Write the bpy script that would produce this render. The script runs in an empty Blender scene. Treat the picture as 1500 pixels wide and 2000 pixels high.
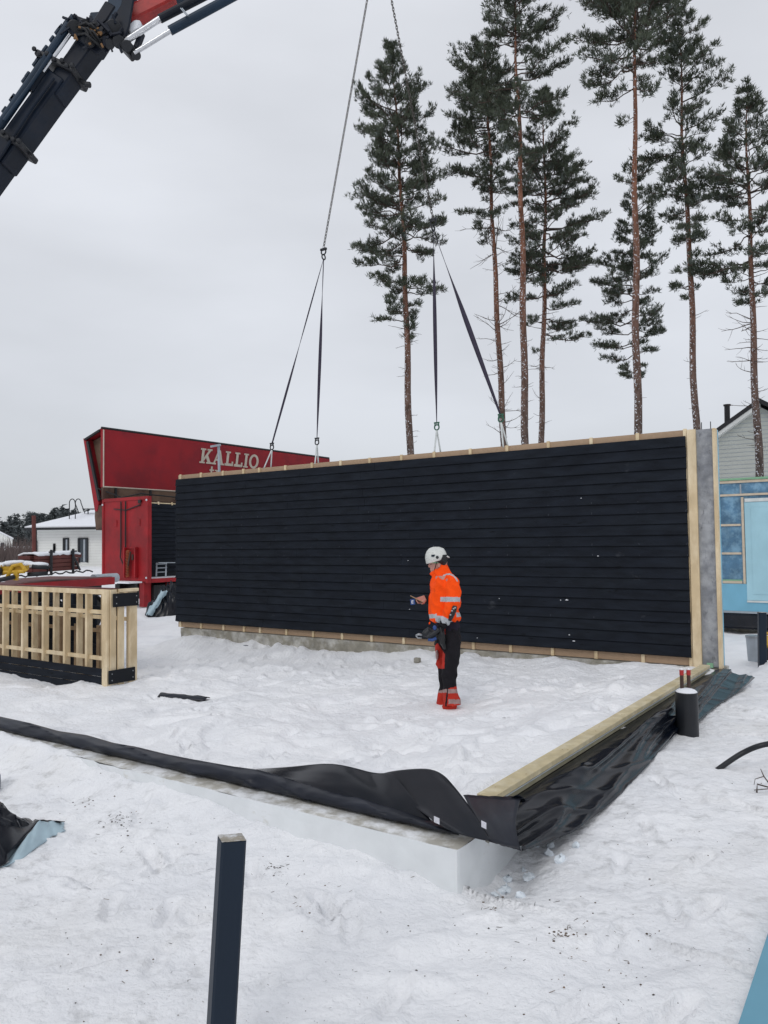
import bpy, bmesh, math, random
import numpy as np
from mathutils import Vector, Matrix, noise
sc = bpy.context.scene
rad = math.radians
PI = math.pi
# ------------------------------------------------------------------ camera
FPX = 1510.0; CAMH = 1.87; PITCH = math.atan(62/1510.0); ROLL = 0.012
_R = Vector((1, 0, 0)); _F = Vector((0, math.cos(PITCH), math.sin(PITCH))); _U = Vector((0, -math.sin(PITCH), math.cos(PITCH)))
R2 = _R*math.cos(ROLL) - _U*math.sin(ROLL); U2 = _U*math.cos(ROLL) + _R*math.sin(ROLL)
CP = Vector((0, 0, CAMH))
cd = bpy.data.cameras.new('camera'); cam = bpy.data.objects.new('camera', cd); sc.collection.objects.link(cam)
m = Matrix((R2, U2, -_F)).transposed().to_4x4(); m.translation = CP
cam.matrix_world = m
cd.sensor_fit = 'VERTICAL'; cd.sensor_height = 36.0; cd.sensor_width = 27.0; cd.lens = FPX/2000*36.0
cd.clip_start = 0.05; cd.clip_end = 3000
sc.camera = cam
# ------------------------------------------------------------------ world: overcast sky
SUN_EL = rad(42); SUN_AZ = rad(200)
w = bpy.data.worlds.new("World"); sc.world = w; w.use_nodes = True
nt = w.node_tree; nt.nodes.clear()
def N(t, typ, **kw):
    n = t.nodes.new(typ)
    for k, v_ in kw.items(): setattr(n, k, v_)
    return n
out = N(nt, 'ShaderNodeOutputWorld'); bg = N(nt, 'ShaderNodeBackground')
sky = N(nt, 'ShaderNodeTexSky', sky_type='NISHITA', sun_disc=False, sun_elevation=SUN_EL, sun_rotation=SUN_AZ)
tc = N(nt, 'ShaderNodeTexCoord'); sep = N(nt, 'ShaderNodeSeparateXYZ')
mp = N(nt, 'ShaderNodeMapping'); mp.inputs['Scale'].default_value = (1.0, 1.0, 3.2)
nz = N(nt, 'ShaderNodeTexNoise'); nz.inputs['Scale'].default_value = 1.5; nz.inputs['Detail'].default_value = 6; nz.inputs['Roughness'].default_value = .45
cr = N(nt, 'ShaderNodeValToRGB')          # height gradient of the cloud deck
cr.color_ramp.elements[0].position = 0.0; cr.color_ramp.elements[0].color = (4.7, 4.9, 5.2, 1)
cr.color_ramp.elements[1].position = 0.6; cr.color_ramp.elements[1].color = (6.55, 6.75, 7.2, 1)
e = cr.color_ramp.elements.new(.18); e.color = (5.5, 5.7, 6.1, 1)
cm = N(nt, 'ShaderNodeMapRange'); cm.inputs[1].default_value = .3; cm.inputs[2].default_value = .7; cm.inputs[3].default_value = .84; cm.inputs[4].default_value = 1.14
mul = N(nt, 'ShaderNodeMixRGB', blend_type='MULTIPLY'); mul.inputs[0].default_value = 1
mx = N(nt, 'ShaderNodeMixRGB'); mx.inputs[0].default_value = .95
L_ = nt.links.new
L_(tc.outputs['Generated'], sep.inputs[0]); L_(sep.outputs[2], cr.inputs[0])
L_(tc.outputs['Generated'], mp.inputs[0]); L_(mp.outputs[0], nz.inputs['Vector']); L_(nz.outputs[0], cm.inputs[0])
L_(cr.outputs[0], mul.inputs[1]); L_(cm.outputs[0], mul.inputs[2])
L_(sky.outputs[0], mx.inputs[1]); L_(mul.outputs[0], mx.inputs[2]); L_(mx.outputs[0], bg.inputs[0])
bg.inputs[1].default_value = 0.10; L_(bg.outputs[0], out.inputs[0])
sl = bpy.data.lights.new('sun', 'SUN'); sl.energy = .6; sl.angle = rad(25); sl.color = (1, .97, .93)
so = bpy.data.objects.new('sun', sl); sc.collection.objects.link(so)
sd = Vector((math.sin(SUN_AZ)*math.cos(SUN_EL), math.cos(SUN_AZ)*math.cos(SUN_EL), math.sin(SUN_EL)))
so.rotation_euler = sd.to_track_quat('Z', 'Y').to_euler()
sc.view_settings.view_transform = 'Standard'; sc.view_settings.look = 'None'; sc.view_settings.gamma = 1; sc.view_settings.exposure = 0.25
sc.render.engine = 'CYCLES'
# ------------------------------------------------------------------ measuring helpers
def ray(x, y): return _F*FPX + R2*(x-750) + U2*(1000-y)
def WY(x, y, Y): d = ray(x, y); return CP + d*(Y/d.y)
def WZ(x, y, z): d = ray(x, y); return CP + d*((z-CAMH)/d.z)
TH = rad(55.3)
u = Vector((-math.sin(TH), math.cos(TH), 0)); v = Vector((math.cos(TH), math.sin(TH), 0)); Z = Vector((0, 0, 1))
C0 = WZ(893, 1661, .10)                      # outer corner of the foundation: site frame a (left), b (away)
def L(a, b, z): return Vector((C0.x, C0.y, 0)) + u*a + v*b + Z*z
def ab(p): d = Vector((p[0]-C0.x, p[1]-C0.y, 0)); return d.dot(u), d.dot(v)
def WB(x, y, b): d = ray(x, y); return CP + d*((b-(CP-C0).dot(v))/d.dot(v))
def WA(x, y, a): d = ray(x, y); return CP + d*((a-(CP-C0).dot(u))/d.dot(u))
def lerp(xs, ys, x): return float(np.interp(x, xs, ys))
def fb(p, o=4): return noise.fractal(Vector(p), 1.0, 2.0, o)
# ------------------------------------------------------------------ materials
def mat(name, col, rough=.6, metal=0, var=.12, vscale=6, bump=0, bscale=40, col2=None, c2scale=3, c2lo=.45, c2hi=.6, stretch=(1, 1, 1), spec=.5, coat=0, trans=0):
    M = bpy.data.materials.new(name); M.use_nodes = True; t = M.node_tree; b = t.nodes['Principled BSDF']
    b.inputs['Roughness'].default_value = rough; b.inputs['Metallic'].default_value = metal
    b.inputs['Specular IOR Level'].default_value = spec; b.inputs['Coat Weight'].default_value = coat
    b.inputs['Transmission Weight'].default_value = trans
    tc = N(t, 'ShaderNodeTexCoord'); mp = N(t, 'ShaderNodeMapping'); mp.inputs['Scale'].default_value = stretch
    t.links.new(tc.outputs['Object'], mp.inputs[0])
    nz = N(t, 'ShaderNodeTexNoise'); nz.inputs['Scale'].default_value = vscale; nz.inputs['Detail'].default_value = 6
    t.links.new(mp.outputs[0], nz.inputs['Vector'])
    mr = N(t, 'ShaderNodeMapRange'); mr.inputs[1].default_value = .3; mr.inputs[2].default_value = .7; mr.inputs[3].default_value = 1-var; mr.inputs[4].default_value = 1+var
    t.links.new(nz.outputs[0], mr.inputs[0])
    base = N(t, 'ShaderNodeRGB'); base.outputs[0].default_value = (*col, 1); src = base.outputs[0]
    if col2:
        n2 = N(t, 'ShaderNodeTexNoise'); n2.inputs['Scale'].default_value = c2scale; n2.inputs['Detail'].default_value = 8; n2.inputs['Roughness'].default_value = .65
        t.links.new(mp.outputs[0], n2.inputs['Vector'])
        m2 = N(t, 'ShaderNodeMapRange'); m2.inputs[1].default_value = c2lo; m2.inputs[2].default_value = c2hi
        t.links.new(n2.outputs[0], m2.inputs[0])
        mm = N(t, 'ShaderNodeMixRGB'); t.links.new(m2.outputs[0], mm.inputs[0]); t.links.new(src, mm.inputs[1]); mm.inputs[2].default_value = (*col2, 1); src = mm.outputs[0]
    mu = N(t, 'ShaderNodeMixRGB', blend_type='MULTIPLY'); mu.inputs[0].default_value = 1
    t.links.new(src, mu.inputs[1]); t.links.new(mr.outputs[0], mu.inputs[2]); t.links.new(mu.outputs[0], b.inputs['Base Color'])
    if bump:
        nb = N(t, 'ShaderNodeTexNoise'); nb.inputs['Scale'].default_value = bscale; nb.inputs['Detail'].default_value = 5
        t.links.new(mp.outputs[0], nb.inputs['Vector'])
        bp = N(t, 'ShaderNodeBump'); bp.inputs['Strength'].default_value = bump; bp.inputs['Distance'].default_value = .01
        t.links.new(nb.outputs[0], bp.inputs['Height']); t.links.new(bp.outputs[0], b.inputs['Normal'])
    return M
M = {}
M['black_board'] = mat('black_board', (.009, .012, .0185), .75, var=.3, vscale=3, stretch=(1, 1, 4), bump=.3, bscale=30, spec=.16, col2=(.011, .0145, .021), c2scale=1.2)
M['board_end'] = mat('board_end', (.008, .010, .014), .7, spec=.3)
M['pine'] = mat('pine', (.63, .49, .30), .7, var=.14, vscale=5, bump=.15, bscale=60, col2=(.72, .60, .41), c2scale=2.5, stretch=(1, 1, .5))
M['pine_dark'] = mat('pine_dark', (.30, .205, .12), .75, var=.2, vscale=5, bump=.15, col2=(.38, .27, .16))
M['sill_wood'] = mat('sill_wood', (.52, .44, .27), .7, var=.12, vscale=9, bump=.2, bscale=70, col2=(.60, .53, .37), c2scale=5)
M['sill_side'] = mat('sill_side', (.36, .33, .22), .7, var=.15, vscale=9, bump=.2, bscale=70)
M['fibreboard'] = mat('fibreboard', (.40, .28, .185), .85, var=.06, vscale=20)
M['felt'] = mat('felt', (.22, .23, .25), .9, var=.22, vscale=9, bump=.5, bscale=50, col2=(.32, .33, .345), c2scale=3.5)
M['nail'] = mat('nail', (.12, .13, .15), .4, metal=.6)
M['concrete'] = mat('concrete', (.25, .235, .195), .85, var=.25, vscale=7, bump=.6, bscale=25, col2=(.42, .41, .38), c2scale=3)
M['icy_ledge'] = mat('icy_ledge', (.44, .42, .37), .6, var=.15, vscale=9, bump=.7, bscale=30, col2=(.72, .73, .74), c2scale=4.5, c2lo=.42, c2hi=.58)
M['foam'] = mat('foam', (.72, .745, .755), .55, var=.05, vscale=5, bump=.35, bscale=14, col2=(.74, .76, .775), c2scale=2)
M['film'] = mat('film', (.003, .0056, .0115), .25, var=.3, vscale=3, bump=.12, bscale=5, spec=.26, col2=(.0075, .008, .012), c2scale=1.5)
M['film_dull'] = mat('film_dull', (.013, .0155, .024), .40, var=.25, vscale=4, bump=.15, bscale=9, spec=.28)
M['red'] = mat('red', (.33, .013, .018), .5, var=.12, vscale=1.3, col2=(.23, .012, .016), c2scale=.9, spec=.3)
M['red_tarp'] = mat('red_tarp', (.29, .012, .019), .6, var=.10, vscale=1.0, bump=.3, bscale=2, col2=(.22, .012, .02), c2scale=.7, spec=.3)
M['red_brown'] = mat('red_brown', (.11, .028, .022), .7, var=.2, vscale=3)
M['dark_steel'] = mat('dark_steel', (.012, .014, .018), .5, metal=.1, var=.2)
M['black'] = mat('black', (.008, .009, .011), .6, var=.2)
M['grey_metal'] = mat('grey_metal', (.34, .36, .38), .4, metal=.7)
M['chrome'] = mat('chrome', (.62, .63, .65), .22, metal=.9)
M['galv'] = mat('galv', (.38, .42, .46), .5, metal=.4)
M['letters'] = mat('letters', (.50, .44, .37), .7, var=.1, vscale=3)
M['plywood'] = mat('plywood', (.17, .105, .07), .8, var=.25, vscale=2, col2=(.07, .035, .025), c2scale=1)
M['crane'] = mat('crane', (.010, .026, .050), .5, var=.25, vscale=1.5, spec=.3)
M['crane_dark'] = mat('crane_dark', (.004, .010, .022), .5, var=.3, vscale=2, col2=(.012, .015, .024), c2scale=1.1, spec=.22)
M['crane_red'] = mat('crane_red', (.36, .018, .015), .5, var=.25, vscale=5)
M['brass'] = mat('brass', (.22, .12, .05), .5, metal=.5)
M['post'] = mat('post', (.010, .019, .034), .5, var=.12, vscale=3, bump=.1, bscale=80, stretch=(1, 1, .3), spec=.25)
M['white_wall'] = mat('white_wall', (.80, .81, .78), .7, var=.05, vscale=.8)
M['grey_siding'] = mat('grey_siding', (.52, .54, .50), .7, var=.05, vscale=1)
M['glass'] = mat('glass', (.025, .04, .055), .08, spec=.8)
M['roof_black'] = mat('roof_black', (.012, .013, .015), .5)
M['blue_film'] = mat('blue_film', (.085, .19, .30), .45, var=.3, vscale=3.5, bump=.9, bscale=6, col2=(.17, .31, .43), c2scale=5)
M['pale_blue'] = mat('pale_blue', (.38, .62, .71), .4, var=.08, vscale=1.5, bump=.2, bscale=2)
M['mid_blue'] = mat('mid_blue', (.18, .43, .58), .45, var=.1, vscale=2, bump=.3, bscale=4)
M['green'] = mat('green', (.22, .42, .26), .6)
M['orange'] = mat('orange', (1.0, .082, .002), .75, var=.08, vscale=9, bump=.25, bscale=30, spec=.2)
M['reflective'] = mat('reflective', (.42, .44, .47), .45, var=.1, vscale=30)
M['trouser_black'] = mat('trouser_black', (.011, .010, .013), .85, var=.25, vscale=10, bump=.3, spec=.2)
M['trouser_red'] = mat('trouser_red', (.44, .030, .018), .8, var=.15, vscale=12, bump=.3, spec=.2)
M['reflective_dirty'] = mat('reflective_dirty', (.30, .19, .18), .6, var=.2, vscale=20)
M['hoodie'] = mat('hoodie', (.022, .018, .030), .9, var=.2, spec=.1)
M['skin'] = mat('skin', (.48, .24, .19), .5, var=.08, vscale=30)
M['helmet'] = mat('helmet', (.62, .63, .60), .35, var=.06, vscale=10)
M['blue_strap'] = mat('blue_strap', (.02, .06, .22), .6)
M['needles'] = None
M['white_sling'] = mat('white_sling', (.62, .65, .64), .7)
M['webbing'] = mat('webbing', (.032, .026, .048), .8, var=.2, vscale=20)
M['chain'] = mat('chain', (.07, .062, .055), .6, metal=.4)
M['shackle'] = mat('shackle', (.02, .10, .06), .5)
M['yellow'] = mat('yellow', (.55, .33, .02), .5, var=.2)
M['pipe'] = mat('pipe', (.012, .014, .018), .42, var=.2, spec=.4)
M['pipe_brown'] = mat('pipe_brown', (.05, .025, .018), .6)
M['pipe_red'] = mat('pipe_red', (.42, .02, .02), .5)
M['light_tarp'] = mat('light_tarp', (.38, .50, .56), .5, var=.12, vscale=8, bump=.4, bscale=10)
M['twig'] = mat('twig', (.06, .045, .035), .9)
M['debris'] = mat('debris', (.07, .06, .055), .9, var=.5, vscale=8, col2=(.16, .11, .07), c2scale=3)
M['forest'] = mat('forest', (.070, .082, .085), .9, var=.3, vscale=.2)
M['scrub'] = mat('scrub', (.10, .075, .07), .9, var=.3, vscale=.5)
M['lightsnow'] = mat('lightsnow', (.80, .82, .86), .8, var=.04, bump=.4, bscale=12)
M['label_white'] = mat('label_white', (.6, .6, .65), .5, var=.1, vscale=60)
M['ice'] = mat('ice', (.70, .76, .81), .35, var=.12, vscale=12, bump=.4, bscale=20)
M['rubber'] = mat('rubber', (.012, .012, .012), .8)
M['batten_pale'] = mat('batten_pale', (.60, .50, .38), .7, var=.1)
M['cap'] = mat('cap', (.30, .27, .22), .6, var=.2, vscale=30, bump=.4, bscale=60, col2=(.62, .63, .64), c2scale=22)
def scuff(name, col, lo, hi, sc_, stretch):
    t = M[name].node_tree; b = t.nodes['Principled BSDF']; src = b.inputs['Base Color'].links[0].from_socket
    tc = N(t, 'ShaderNodeTexCoord'); mp = N(t, 'ShaderNodeMapping'); mp.inputs['Scale'].default_value = stretch; t.links.new(tc.outputs['Object'], mp.inputs[0])
    n = N(t, 'ShaderNodeTexNoise'); n.inputs['Scale'].default_value = sc_; n.inputs['Detail'].default_value = 6; n.inputs['Roughness'].default_value = .7; t.links.new(mp.outputs[0], n.inputs['Vector'])
    r = N(t, 'ShaderNodeMapRange'); r.inputs[1].default_value = lo; r.inputs[2].default_value = hi; t.links.new(n.outputs[0], r.inputs[0])
    m = N(t, 'ShaderNodeMixRGB'); m.inputs[2].default_value = (*col, 1); t.links.new(r.outputs[0], m.inputs[0]); t.links.new(src, m.inputs[1]); t.links.new(m.outputs[0], b.inputs['Base Color'])
scuff('black_board', (.055, .06, .07), .665, .80, 2.2, (1, 1, 1.6))
scuff('black_board', (.002, .003, .004), .62, .70, 7, (.5, .5, 2.5))
scuff('post', (.06, .07, .08), .68, .78, 9, (1, 1, .4))
scuff('foam', (.62, .62, .59), .62, .72, 4, (1, 1, 2))
scuff('felt', (.12, .125, .135), .58, .72, 14, (1, 1, .6))
scuff('red', (.13, .008, .012), .63, .80, 3, (1, 1, .35))
scuff('orange', (.55, .05, .004), .62, .80, 7, (1, 1, 1))
def trunk_mat():
    Mt = bpy.data.materials.new('pine_bark'); Mt.use_nodes = True; t = Mt.node_tree; b = t.nodes['Principled BSDF']; b.inputs['Roughness'].default_value = .9
    b.inputs['Specular IOR Level'].default_value = .15
    tc = N(t, 'ShaderNodeTexCoord'); s = N(t, 'ShaderNodeSeparateXYZ'); t.links.new(tc.outputs['Object'], s.inputs[0])
    r = N(t, 'ShaderNodeMapRange'); r.inputs[1].default_value = 5.0; r.inputs[2].default_value = 15.0; t.links.new(s.outputs[2], r.inputs[0])
    mpn = N(t, 'ShaderNodeMapping'); mpn.inputs['Scale'].default_value = (1, 1, .25); t.links.new(tc.outputs['Object'], mpn.inputs[0])
    n1 = N(t, 'ShaderNodeTexNoise'); n1.inputs['Scale'].default_value = 9; n1.inputs['Detail'].default_value = 5; t.links.new(mpn.outputs[0], n1.inputs['Vector'])
    a = N(t, 'ShaderNodeMixRGB'); a.inputs[1].default_value = (.115, .092, .082, 1); a.inputs[2].default_value = (.195, .092, .060, 1); t.links.new(r.outputs[0], a.inputs[0])
    c = N(t, 'ShaderNodeMapRange'); c.inputs[1].default_value = .3; c.inputs[2].default_value = .7; c.inputs[3].default_value = .5; c.inputs[4].default_value = 1.35; t.links.new(n1.outputs[0], c.inputs[0])
    mu = N(t, 'ShaderNodeMixRGB', blend_type='MULTIPLY'); mu.inputs[0].default_value = 1; t.links.new(a.outputs[0], mu.inputs[1]); t.links.new(c.outputs[0], mu.inputs[2])
    n2 = N(t, 'ShaderNodeTexNoise'); n2.inputs['Scale'].default_value = 17; n2.inputs['Detail'].default_value = 3; t.links.new(tc.outputs['Object'], n2.inputs['Vector'])
    g = N(t, 'ShaderNodeNewGeometry'); sn = N(t, 'ShaderNodeSeparateXYZ'); t.links.new(g.outputs['Normal'], sn.inputs[0])
    side = N(t, 'ShaderNodeMapRange'); side.inputs[1].default_value = -.2; side.inputs[2].default_value = -1.0; side.inputs[3].default_value = 0; side.inputs[4].default_value = .085; t.links.new(sn.outputs[0], side.inputs[0])
    ad = N(t, 'ShaderNodeMath', operation='ADD'); t.links.new(n2.outputs[0], ad.inputs[0]); t.links.new(side.outputs[0], ad.inputs[1])
    sp = N(t, 'ShaderNodeMapRange'); sp.inputs[1].default_value = .645; sp.inputs[2].default_value = .67; t.links.new(ad.outputs[0], sp.inputs[0])
    f = N(t, 'ShaderNodeMixRGB'); f.inputs[2].default_value = (.7, .72, .76, 1); t.links.new(sp.outputs[0], f.inputs[0]); t.links.new(mu.outputs[0], f.inputs[1]); t.links.new(f.outputs[0], b.inputs['Base Color'])
    return Mt
M['bark'] = trunk_mat()
def needle_mat():
    Mt = bpy.data.materials.new('pine_needles'); Mt.use_nodes = True; t = Mt.node_tree; b = t.nodes['Principled BSDF']; b.inputs['Roughness'].default_value = .7
    b.inputs['Specular IOR Level'].default_value = .2
    tc = N(t, 'ShaderNodeTexCoord'); n1 = N(t, 'ShaderNodeTexNoise'); n1.inputs['Scale'].default_value = 1.1; n1.inputs['Detail'].default_value = 7; t.links.new(tc.outputs['Object'], n1.inputs['Vector'])
    cr = N(t, 'ShaderNodeValToRGB'); cr.color_ramp.elements[0].position = .3; cr.color_ramp.elements[0].color = (.036, .045, .029, 1)
    cr.color_ramp.elements[1].position = .72; cr.color_ramp.elements[1].color = (.112, .130, .092, 1); t.links.new(n1.outputs[0], cr.inputs[0])
    g = N(t, 'ShaderNodeNewGeometry')
    n2 = N(t, 'ShaderNodeTexNoise'); n2.inputs['Scale'].default_value = 3.0; n2.inputs['Detail'].default_value = 4; t.links.new(tc.outputs['Object'], n2.inputs['Vector'])
    sp = N(t, 'ShaderNodeMapRange'); sp.inputs[1].default_value = .55; sp.inputs[2].default_value = .74; sp.inputs[4].default_value = .6; t.links.new(n2.outputs[0], sp.inputs[0])
    f = N(t, 'ShaderNodeMixRGB'); f.inputs[2].default_value = (.23, .27, .27, 1); t.links.new(sp.outputs[0], f.inputs[0]); t.links.new(cr.outputs[0], f.inputs[1]); t.links.new(f.outputs[0], b.inputs['Base Color'])
    return Mt
M['needles'] = needle_mat()
def snow_mat():
    Mt = bpy.data.materials.new('snow'); Mt.use_nodes = True; t = Mt.node_tree; b = t.nodes['Principled BSDF']; b.inputs['Roughness'].default_value = .65
    b.inputs['Specular IOR Level'].default_value = .25
    tc = N(t, 'ShaderNodeTexCoord')
    n1 = N(t, 'ShaderNodeTexNoise'); n1.inputs['Scale'].default_value = 1.3; n1.inputs['Detail'].default_value = 7; t.links.new(tc.outputs['Object'], n1.inputs['Vector'])
    cr = N(t, 'ShaderNodeValToRGB'); cr.color_ramp.elements[0].position = .35; cr.color_ramp.elements[0].color = (.83, .84, .865, 1)
    cr.color_ramp.elements[1].position = .65; cr.color_ramp.elements[1].color = (.92, .925, .94, 1); t.links.new(n1.outputs[0], cr.inputs[0])
    # walked, slightly soiled snow outside the foundation
    n3 = N(t, 'ShaderNodeTexNoise'); n3.inputs['Scale'].default_value = 7; n3.inputs['Detail'].default_value = 8; n3.inputs['Roughness'].default_value = .7; t.links.new(tc.outputs['Object'], n3.inputs['Vector'])
    s3 = N(t, 'ShaderNodeMapRange'); s3.inputs[1].default_value = .52; s3.inputs[2].default_value = .74; s3.inputs[3].default_value = 0; s3.inputs[4].default_value = 1.0; t.links.new(n3.outputs[0], s3.inputs[0])
    at = N(t, 'ShaderNodeAttribute', attribute_name='soil')
    ml = N(t, 'ShaderNodeMath', operation='MULTIPLY'); t.links.new(s3.outputs[0], ml.inputs[0]); t.links.new(at.outputs['Fac'], ml.inputs[1])
    f = N(t, 'ShaderNodeMixRGB'); f.inputs[2].default_value = (.42, .42, .42, 1); t.links.new(ml.outputs[0], f.inputs[0]); t.links.new(cr.outputs[0], f.inputs[1])
    # beige tint in broad patches
    n4 = N(t, 'ShaderNodeTexNoise'); n4.inputs['Scale'].default_value = .9; n4.inputs['Detail'].default_value = 4; t.links.new(tc.outputs['Object'], n4.inputs['Vector'])
    s4 = N(t, 'ShaderNodeMapRange'); s4.inputs[1].default_value = .5; s4.inputs[2].default_value = .7; s4.inputs[4].default_value = .5; t.links.new(n4.outputs[0], s4.inputs[0])
    m4 = N(t, 'ShaderNodeMath', operation='MULTIPLY'); t.links.new(s4.outputs[0], m4.inputs[0]); t.links.new(at.outputs['Fac'], m4.inputs[1])
    f4 = N(t, 'ShaderNodeMixRGB'); f4.inputs[2].default_value = (.76, .74, .70, 1); t.links.new(m4.outputs[0], f4.inputs[0]); t.links.new(f.outputs[0], f4.inputs[1])
    t.links.new(f4.outputs[0], b.inputs['Base Color'])
    n2 = N(t, 'ShaderNodeTexNoise'); n2.inputs['Scale'].default_value = 22; n2.inputs['Detail'].default_value = 8; n2.inputs['Roughness'].default_value = .6; t.links.new(tc.outputs['Object'], n2.inputs['Vector'])
    bp = N(t, 'ShaderNodeBump'); bp.inputs['Strength'].default_value = 1.0; bp.inputs['Distance'].default_value = .026; t.links.new(n2.outputs[0], bp.inputs['Height']); t.links.new(bp.outputs[0], b.inputs['Normal'])
    return Mt
M['snow'] = snow_mat()
# ------------------------------------------------------------------ mesh building
COL = sc.collection
class MB:
    def __init__(s): s.v = []; s.f = []; s.m = []; s.marks = []; s.fm = []
    def add(s, vs, fs, mi=0):
        o = len(s.v); s.marks.append(o); s.fm.append(len(s.f)); s.v += [tuple(x) for x in vs]; s.f += [tuple(i+o for i in f) for f in fs]; s.m += [mi]*len(fs); return s
    def box(s, c, ax, ay, az, mi=0):      # centre and three half-extent vectors
        c = Vector(c); vs = [c+ax*i+ay*j+az*k for i in (-1, 1) for j in (-1, 1) for k in (-1, 1)]
        fs = [(0, 1, 3, 2), (4, 6, 7, 5), (0, 4, 5, 1), (2, 3, 7, 6), (0, 2, 6, 4), (1, 5, 7, 3)]
        if ax.cross(ay).dot(az) < 0: fs = [f[::-1] for f in fs]
        return s.add(vs, fs, mi)
    def lbox(s, a0, a1, b0, b1, z0, z1, mi=0):   # box in the site frame
        return s.box(L((a0+a1)/2, (b0+b1)/2, (z0+z1)/2), u*abs(a1-a0)/2, v*abs(b1-b0)/2, Z*abs(z1-z0)/2, mi)
    def beam(s, p0, p1, w, h, up=Z, mi=0):
        p0 = Vector(p0); p1 = Vector(p1); d = (p1-p0); l = d.length; d.normalize()
        side = d.cross(up)
        if side.length < 1e-4: side = d.cross(Vector((1, 0, 0)))
        side.normalize(); upp = side.cross(d)
        return s.box((p0+p1)/2, d*l/2, side*w/2, upp*h/2, mi)
    def tube(s, pts, r, n=8, mi=0, cap=True, flat=1.0):
        pts = [Vector(p) for p in pts]; k = len(pts)
        rs = r if isinstance(r, (list, tuple)) else [r]*k
        vs = []; ref = None
        for i, p in enumerate(pts):
            d = (pts[min(i+1, k-1)]-pts[max(i-1, 0)]).normalized()
            if ref is None: ref = Z if abs(d.z) < .9 else Vector((1, 0, 0))
            a = d.cross(ref).normalized(); b = a.cross(d); ref = b
            for j in range(n):
                t = 2*PI*j/n; vs.append(p+a*math.cos(t)*rs[i]+b*math.sin(t)*rs[i]*flat)
        fs = [(i*n+j, i*n+(j+1) % n, (i+1)*n+(j+1) % n, (i+1)*n+j) for i in range(k-1) for j in range(n)]
        if cap: fs += [tuple(range(n))[::-1], tuple(range((k-1)*n, k*n))]
        return s.add(vs, fs, mi)
    def prism(s, poly, ext, mi=0):        # planar polygon (points) extruded by vector ext
        n = len(poly); a = [Vector(p) for p in poly]; b = [p+ext for p in a]
        fs = [tuple(range(n)), tuple(range(n, 2*n))[::-1]] + [(i, i+n, (i+1) % n+n, (i+1) % n) for i in range(n)]
        return s.add(a+b, fs, mi)
    def grid(s, rows, mi=0, thick=None):       # rows of equal-length point lists
        R = len(rows); C = len(rows[0]); vs = [p for r in rows for p in r]
        fs = [(i*C+j, i*C+j+1, (i+1)*C+j+1, (i+1)*C+j) for i in range(R-1) for j in range(C-1)]
        return s.add(vs, fs, mi)
    def ell(s, c, ax, ay, az, n=14, k=8, mi=0):
        c = Vector(c); vs = []
        for i in range(k+1):
            ph = PI*i/k
            for j in range(n):
                t = 2*PI*j/n; vs.append(c+ax*math.sin(ph)*math.cos(t)+ay*math.sin(ph)*math.sin(t)+az*math.cos(ph))
        fs = [(i*n+j, (i+1)*n+j, (i+1)*n+(j+1) % n, i*n+(j+1) % n) for i in range(k) for j in range(n)]
        return s.add(vs, fs, mi)
    def each(s, name, mats, parent=None, **kw):     # one object per added shape
        st = s.marks+[len(s.v)]; sf = s.fm+[len(s.f)]
        for k in range(len(s.marks)):
            q = MB(); q.v = s.v[st[k]:st[k+1]]; q.f = [tuple(i-st[k] for i in f) for f in s.f[sf[k]:sf[k+1]]]; q.m = s.m[sf[k]:sf[k+1]]; o = q.build(name, mats, parent, **kw)
        return o
    def build(s, name, mats, parent=None, smooth=False, bevel=0, solid=0):
        me = bpy.data.meshes.new(name)
        off = Vector((0, 0, 0))
        if parent is not None: off = parent['_o'] if '_o' in parent else Vector((0, 0, 0))
        off = Vector(off)
        me.from_pydata([tuple(Vector(p)-off) for p in s.v], [], s.f)
        for mm in (mats if isinstance(mats, (list, tuple)) else [mats]): me.materials.append(M[mm] if isinstance(mm, str) else mm)
        me.polygons.foreach_set('material_index', s.m)
        if smooth: me.polygons.foreach_set('use_smooth', [True]*len(s.f))
        me.update()
        o = bpy.data.objects.new(name, me); COL.objects.link(o)
        if parent is not None:
            o.parent = parent
            o['_o'] = tuple(off)
        if bevel:
            bv = o.modifiers.new('bevel', 'BEVEL'); bv.width = bevel; bv.segments = 1; bv.limit_method = 'ANGLE'
        if solid:
            sm = o.modifiers.new('solid', 'SOLIDIFY'); sm.thickness = solid; sm.offset = 0
        return o
def thing(name, label, cat, loc, group=None):
    o = bpy.data.objects.new(name, None); COL.objects.link(o); o.location = loc; o['_o'] = tuple(loc)
    o.empty_display_size = .2
    o['label'] = label; o['category'] = cat
    if group: o['group'] = group
    return o
def tag(o, label=None, cat=None, group=None, kind=None):
    if label: o['label'] = label
    if cat: o['category'] = cat
    if group: o['group'] = group
    if kind: o['kind'] = kind
    return o
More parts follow.
